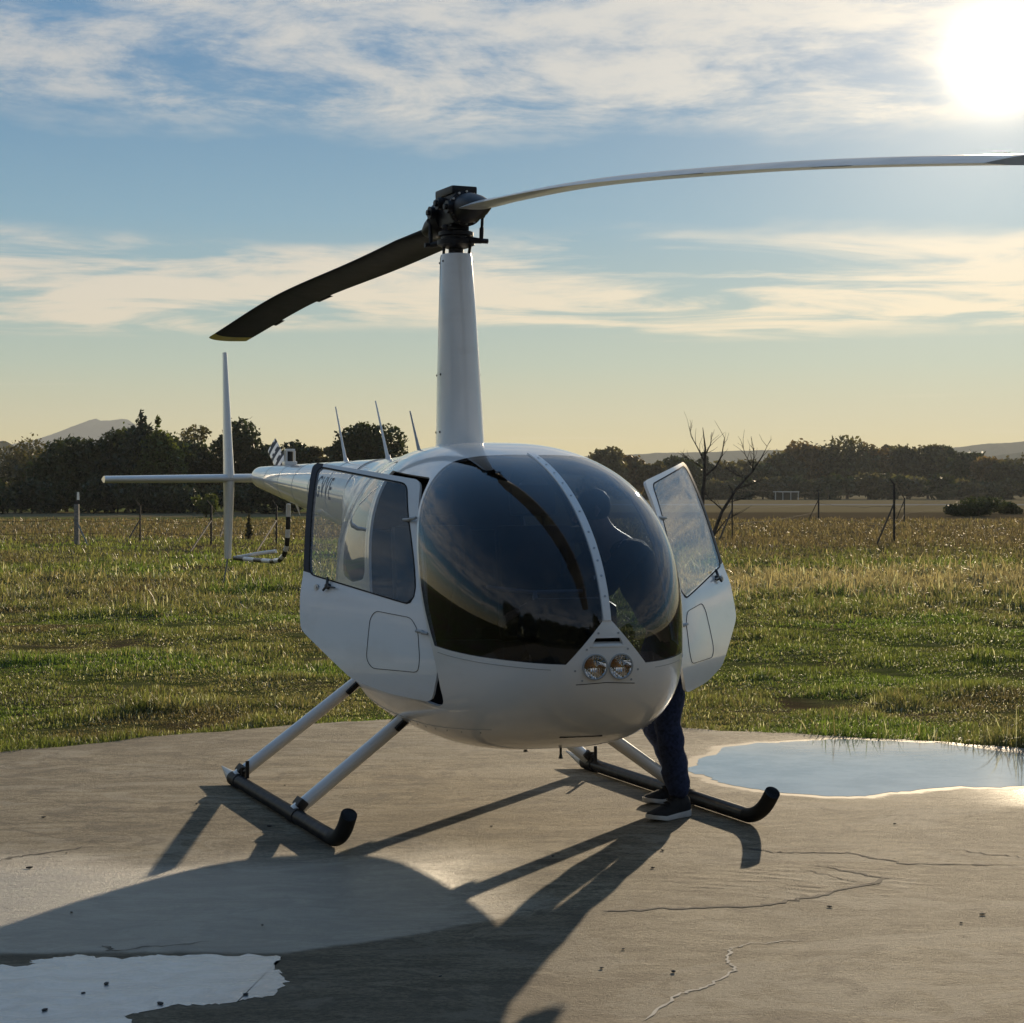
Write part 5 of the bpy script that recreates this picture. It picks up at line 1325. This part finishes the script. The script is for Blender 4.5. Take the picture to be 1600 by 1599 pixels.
# ------------------------------------------------------------------ fence, shed, small things
def fence(name, label, posts, wires):
    """posts: (px, base row, top row, thick, brace px or None)"""
    root = tag(empty(name, (on_ground(posts[0][0], posts[0][1]).x, on_ground(posts[0][0], posts[0][1]).y, 0)), label, 'fence')
    O = Vector(root.location); tops = []
    for (px, base, top, th, br, mat) in posts:
        b = on_ground(px, base); t = at_depth(px, top, b.y)
        mb = MB(); mb.box(((b.x - O.x), b.y - O.y, t.z / 2 - .1), (th, th, t.z + .2), bev=th * .1)
        if mat != 'post_concrete': mb.tube([(b.x - O.x, b.y - O.y, t.z - .02), (b.x - O.x - .14, b.y - O.y, t.z + .16)], th * .4, 6)
        mb.build('post', MAT[mat], root); tops.append((b, t.z))
        if br is not None:
            c = on_ground(br[0], br[1]); mb = MB(); mb.tube([(c.x - O.x, c.y - O.y, -.05), (b.x - O.x, b.y - O.y, t.z * br[2])], .028, 6); mb.build('brace', MAT[mat], root)
    rr = random.Random(5)
    for k in wires:
        P = []
        for (p, zt), (q, zt2) in zip(tops, tops[1:]):
            for i in range(12):
                t = i / 12; sag = -.10 * math.sin(t * math.pi) * (1 if k < .9 else .6) + rr.gauss(0, .012)
                P.append((p.x + (q.x - p.x) * t - O.x, p.y + (q.y - p.y) * t - O.y, (zt * k) * (1 - t) + zt2 * k * t + sag))
        P.append((tops[-1][0].x - O.x, tops[-1][0].y - O.y, tops[-1][1] * k))
        mb = MB(); mb.tube(P, .007 if k < .9 else .005, 5); mb.build('wire', MAT['wire'], root)
    return root
lf_root = fence('wire_fence', 'rusty wire fence with braced posts before the left trees',
      [(-120, 852, 785, .06, None, 'galvanised'), (120, 849, 788, .15, (138, 851, .55), 'post_concrete'), (219, 845, 790, .055, (197, 847, .6), 'galvanised'), (330, 853, 790, .06, (297, 860, .62), 'galvanised'), (352, 838, 812, .05, (343, 842, .9), 'galvanised'), (432, 852, 790, .055, (400, 861, .62), 'galvanised'), (560, 856, 790, .06, None, 'galvanised')], (.30, .62, 1.0))
O = Vector(lf_root.location); b = on_ground(122, 849)
fence('wire_fence', 'sparse wire fence with braced posts in the dry field right of the dead tree',
      [(1144, 842, 765, .05, (1122, 846, .60), 'galvanised'), (1279, 812, 770, .09, (1264, 810, .75), 'galvanised'), (1397, 851, 756, .065, (1368, 853, .68), 'galvanised'), (1413, 815, 778, .07, (1400, 812, .9), 'galvanised'), (1528, 790, 760, .06, None, 'galvanised'), (1720, 800, 765, .06, None, 'galvanised')], (.30, .62, 1.0))
# marker light on the concrete post
lp = at_depth(122, 768, b.y); root = tag(empty('marker_light', (lp.x, b.y, at_depth(122, 788, b.y).z)), 'small white marker lamp on top of the concrete fence post', 'lamp')
mb = MB(); mb.tube([(0, 0, 0), (0, 0, .14)], .035, 8).box((-.08, 0, .05), (.12, .03, .10), Matrix.Rotation(R(35), 3, 'Y'), .01); mb.build('bracket', MAT['galvanised'], root)
mb = MB(); mb.tube([(0, 0, .14), (0, 0, .40)], [.045, .035], 10); mb.build('lamp_tube', MAT['bulb'], root)
# shelter by the runway
sp_ = at_depth(1224, 779, 400); root = tag(empty('shelter', (sp_.x, 396, 0)), 'low open shelter with a pale flat roof before the far wood', 'shelter')
mb = MB(); mb.box((0, 0, 1.62), (5.0, 2.6, .22), bev=.03); mb.build('roof', MAT['shed_roof'], root, smooth=False)
mb = MB(); mb.box((0, 1.1, .75), (4.7, .12, 1.6)); mb.build('rear_wall', MAT['shed_wall'], root, smooth=False)
for x in (-2.3, -.8, .8, 2.3):
    mb = MB(); mb.box((x, -1.1, .75), (.16, .16, 1.6)); mb.build('post', MAT['shed_roof'], root, smooth=False)
# lone young fir in the grass
tree_px(389, 800, 70, 12, 'leaf_olive', 760, 'tiny young fir standing in the brown grass near the tail', None, 'pine', 'fir_sapling', n=500, leaf=.05, cat='sapling')
# grit on the slab
peb = None
for i, (px, py) in enumerate(((68, 1278), (104, 1334), (46, 1357), (112, 1427), (410, 1447), (307, 1257), (421, 1292), (445, 1228), (768, 1292), (864, 1339), (1020, 1357), (1035, 1330), (940, 1514), (974, 1484), (688, 1527), (1052, 1520), (1398, 1288), (1296, 1418), (1502, 1443), (1535, 1430), (166, 1539), (130, 1553), (384, 1556), (250, 1570), (70, 1580))):
    p = on_ground(px, py); rr = random.Random(i); s = rr.uniform(.005, .010)
    if peb is None:
        bm = bmesh.new(); bmesh.ops.create_icosphere(bm, subdivisions=1, radius=1.0)
        for v in bm.verts: v.co *= rr.uniform(.75, 1.2); v.co.z *= .5
        pm = bpy.data.meshes.new('pebble'); bm.to_mesh(pm); bm.free(); pm.materials.append(MAT['stone']); peb = True
    o = bpy.data.objects.new('pebble', pm); COL.objects.link(o); o.location = (p.x, p.y, s * .35 + .002); o.scale = (s * rr.uniform(1, 2), s, s); o.rotation_euler = (0, 0, rr.random() * 6)
    tag(o, 'small dark pebble lying on the concrete pad', 'pebble', 'grit on the concrete pad')

# ------------------------------------------------------------------ morning haze over the plain
def build_haze():
    x0, x1, y0, y1, z0, z1 = -5600, 5600, -1800, 6600, -4, 262
    V = [(x, y, z) for x in (x0, x1) for y in (y0, y1) for z in (z0, z1)]
    Fq = [(0, 1, 3, 2), (4, 6, 7, 5), (0, 4, 5, 1), (2, 3, 7, 6), (0, 2, 6, 4), (1, 5, 7, 3)]
    m = bpy.data.materials.new('haze'); m.use_nodes = True; g = G(m.node_tree); g.n.clear()
    out = g.node('ShaderNodeOutputMaterial'); v = g.node('ShaderNodeVolumePrincipled')
    v.inputs['Color'].default_value = (.62, .67, .69, 1); v.inputs['Density'].default_value = HAZE; v.inputs['Anisotropy'].default_value = 0.22
    g.l.new(v.outputs[0], out.inputs['Volume'])
    o = mesh_obj('haze', V, Fq, m, smooth=False); tag(o, 'thin morning haze lying over the airfield and hills', 'haze', kind='stuff')
HAZE = 1.35e-4
build_haze()

# ------------------------------------------------------------------ person leaning into the cabin
def skin_mesh(name, nodes, links, mat, root=0, sub=2, parent=None):
    """nodes: (point, radius or (rx, ry)); grown with the Skin modifier into one continuous surface"""
    me = bpy.data.meshes.new(name); me.from_pydata([tuple(p) for p, r in nodes], links, []); me.update()
    o = bpy.data.objects.new(name, me); COL.objects.link(o)
    md = o.modifiers.new('skin', 'SKIN'); md.use_smooth_shade = True; md.branch_smoothing = .6
    sv = me.skin_vertices[0].data
    for i, (p, r) in enumerate(nodes):
        sv[i].radius = r if hasattr(r, '__len__') else (r, r); sv[i].use_root = (i == root)
    ss = o.modifiers.new('sub', 'SUBSURF'); ss.levels = sub; ss.render_levels = sub
    me.materials.append(mat)
    if parent: o.parent = parent
    return o
def PW(a, v, h): p = heli_world(a, v, 0); return Vector((p.x, p.y, h))
J = {k: PW(*p) for k, p in dict(
    pelvis=(.80, .93, .98), hipL=(.90, .92, .92), hipR=(.70, .92, .92), kneeL=(1.01, .83, .53), kneeR=(.62, .89, .53), ankL=(1.015, .90, .11), ankR=(.525, 1.115, .11),
    belly=(.80, .87, 1.13), chest=(.81, .74, 1.30), upper=(.81, .63, 1.41), neck=(.815, .55, 1.50), skull=(.82, .49, 1.57), crown=(.82, .45, 1.66),
    shL=(1.00, .63, 1.40), shR=(.62, .63, 1.40), elL=(1.10, .43, 1.20), elR=(.54, .40, 1.18), wrL=(1.04, .20, 1.12), wrR=(.62, .16, 1.08)).items()}
order = list(J); idx = {k: i for i, k in enumerate(order)}
rad = dict(pelvis=.125, hipL=.088, hipR=.088, kneeL=.055, kneeR=.055, ankL=.038, ankR=.038, belly=.12, chest=.135, upper=.11, neck=.055, skull=.080, crown=.070, shL=.055, shR=.055, elL=.040, elR=.040, wrL=.027, wrR=.027)
nodes = [(J[k], rad[k]) for k in order]
links = [(idx[a], idx[b]) for a, b in (('pelvis', 'hipL'), ('pelvis', 'hipR'), ('hipL', 'kneeL'), ('hipR', 'kneeR'), ('kneeL', 'ankL'), ('kneeR', 'ankR'), ('pelvis', 'belly'), ('belly', 'chest'), ('chest', 'upper'), ('upper', 'neck'), ('neck', 'skull'), ('skull', 'crown'), ('upper', 'shL'), ('upper', 'shR'), ('shL', 'elL'), ('shR', 'elR'), ('elL', 'wrL'), ('elR', 'wrR'))]
for w, sd in (('wrL', 1), ('wrR', -1)):                     # palms with four unequal fingers and a thumb from the palm's side
    f = (J[w] - J['elL' if sd > 0 else 'elR']).normalized(); up = Vector((0, 0, 1)); lat = f.cross(up).normalized(); dn = lat.cross(f).normalized()
    palm = J[w] + f * .07; nodes.append((palm, (.034, .018))); pi_ = len(nodes) - 1; links.append((idx[w], pi_))
    for q, (off, ln) in enumerate(((-.030, .070), (-.010, .080), (.010, .076), (.030, .062))):
        k1 = palm + f * .03 + lat * off; k2 = k1 + f * ln * .5 - dn * .004; k3 = k1 + f * ln * .85 - dn * .025
        nodes += [(k1, .010), (k2, .009), (k3, .0075)]; n_ = len(nodes); links += [(pi_, n_ - 3), (n_ - 3, n_ - 2), (n_ - 2, n_ - 1)]
    t1 = J[w] + f * .035 - lat * sd * .035; t2 = t1 + f * .035 - lat * sd * .022; nodes += [(t1, .012), (t2, .009)]; n_ = len(nodes); links += [(idx[w], n_ - 2), (n_ - 2, n_ - 1)]
person = skin_mesh('person', nodes, links, MAT['skin'], 0)
tag(person, 'person in dark jeans and black sneakers leaning into the cabin by the open door', 'person')
def sub_skin(name, keys, rads, lk, mat, root=0): return skin_mesh(name, [(J[k] if isinstance(k, str) else k, r) for k, r in zip(keys, rads)], lk, mat, root, 2, person)
hemL, hemR = PW(1.012, .905, .085), PW(.522, 1.12, .085)
calL, calR = J['kneeL'].lerp(J['ankL'], .45), J['kneeR'].lerp(J['ankR'], .45)
thL, thR = J['hipL'].lerp(J['kneeL'], .5), J['hipR'].lerp(J['kneeR'], .5)
sub_skin('trousers', ['pelvis', 'hipL', 'hipR', thL, thR, 'kneeL', 'kneeR', calL, calR, hemL, hemR, J['pelvis'].lerp(J['belly'], .5)], [(.155, .145), .115, .115, .100, .100, .080, .080, .076, .076, .072, .072, .140],
         [(0, 1), (0, 2), (1, 3), (2, 4), (3, 5), (4, 6), (5, 7), (6, 8), (7, 9), (8, 10), (0, 11)], MAT['denim'])
sub_skin('jacket', ['pelvis', 'belly', 'chest', 'upper', J['upper'].lerp(J['neck'], .5), 'shL', 'shR', 'elL', 'elR', J['elL'].lerp(J['wrL'], .9), J['elR'].lerp(J['wrR'], .9)], [.158, .160, .170, .145, .075, .082, .082, .062, .062, .045, .045],
         [(0, 1), (1, 2), (2, 3), (3, 4), (3, 5), (3, 6), (5, 7), (6, 8), (7, 9), (8, 10)], MAT['jacket'])
for ob in person.children:
    tx = bpy.data.textures.new('folds', 'CLOUDS'); tx.noise_scale = .09; tx.noise_depth = 3
    dm = ob.modifiers.new('folds', 'DISPLACE'); dm.texture = tx; dm.texture_coords = 'GLOBAL'; dm.strength = .035; dm.mid_level = .5
# head details
hd = (J['crown'] - J['skull']); fwd = (PW(.82, -.5, 0) - PW(.82, .5, 0)).normalized(); fwd = (fwd + Vector((0, 0, -.35))).normalized(); lat = fwd.cross(Vector((0, 0, 1))).normalized()
hc = J['skull'].lerp(J['crown'], .45)
mb = MB(); mb.lathe([(.004, .112), (.045, .102), (.075, .075), (.090, .035), (.091, 0), (.080, -.035), (.06, -.06)], hc - fwd * .016, 20, rot=(Vector((0, 0, 1)) - fwd * .25).to_track_quat('Z', 'Y').to_matrix()); hr = mb.build('hair', MAT['hair'], person)
for s_ in (-1, 1):
    mb = MB(); mb.lathe([(.002, -.010), (.010, -.005), (.012, 0), (.010, .005), (.002, .010)], hc + fwd * .078 + lat * .033 * s_ - Vector((0, 0, .01)), 10); mb.build('eye', MAT['panel_black'], person)
    mb = MB(); mb.tube([hc + lat * .083 * s_ + Vector((0, 0, .022)), hc + lat * .096 * s_ - fwd * .01, hc + lat * .084 * s_ - Vector((0, 0, .03))], [.008, .013, .007], 8); mb.build('ear', MAT['skin'], person)
mb = MB(); mb.tube([hc + fwd * .075 + Vector((0, 0, .012)), hc + fwd * .100 - Vector((0, 0, .022)), hc + fwd * .080 - Vector((0, 0, .034))], [.007, .013, .008], 8); mb.build('nose', MAT['skin'], person)
mb = MB(); mb.tube([hc + fwd * .078 + lat * .024 - Vector((0, 0, .055)), hc + fwd * .086 - Vector((0, 0, .054)), hc + fwd * .078 - lat * .024 - Vector((0, 0, .055))], [.003, .006, .003], 6); mb.build('mouth', MAT['skin'], person)
# sneakers
def sneaker(heel, toe):
    h, t = PW(*heel, 0), PW(*toe, 0); d = (t - h).normalized(); L = .315; n = Vector((-d.y, d.x, 0))
    def P(x, y, z): return h + d * x + n * y + Vector((0, 0, z))
    wf = lambda x: np.interp(x / L, [0, .04, .15, .40, .70, .88, .97, 1.0], [.018, .030, .038, .037, .050, .046, .028, .012])
    lift = lambda x: np.interp(x / L, [0, .7, 1.0], [0, 0, .018])
    mb = MB(); rings = []
    for x in np.linspace(0, L, 22):
        w = wf(x); z0 = .003 + lift(x); zt = z0 + np.interp(x / L, [0, .5, 1], [.034, .026, .020])
        rings.append([P(x, -w, z0), P(x, -w * 1.06, (z0 + zt) / 2), P(x, -w, zt), P(x, 0, zt + .001), P(x, w, zt), P(x, w * 1.06, (z0 + zt) / 2), P(x, w, z0), P(x, 0, z0)])
    mb.loft(rings); up_ = MB(); rings = []
    for x in np.linspace(.006, L - .006, 22):
        w = wf(x) * .95; z0 = .022 + lift(x); top = np.interp(x / L, [0, .06, .22, .36, .46, .60, .80, .93, 1.0], [.095, .118, .120, .122, .105, .078, .062, .048, .030])
        rings.append([P(x, w * math.cos(a) * (1 if math.sin(a) < .6 else .9), z0 + max(0, math.sin(a)) ** .7 * (top - z0)) for a in np.linspace(0, math.pi, 13)])
    up_.loft(rings)
    o = up_.build('sneaker', MAT['shoe_black'], person); mb.build('sole', MAT['shoe_sole'], o, sharp=60)
    for k in range(4):
        x = .125 + .022 * k; lc = MB(); zt = np.interp(x / L, [.36, .46, .60, .80], [.122, .105, .078, .062]) + .002
        lc.tube([P(x, -.024, zt - .008), P(x + .006, 0, zt), P(x, .024, zt - .008)], .003, 6); lc.build('lace', MAT['shoe_black'], o)
    return o
sneaker((.985, .965), (1.115, .69)); sneaker((.50, 1.175), (.575, .90))
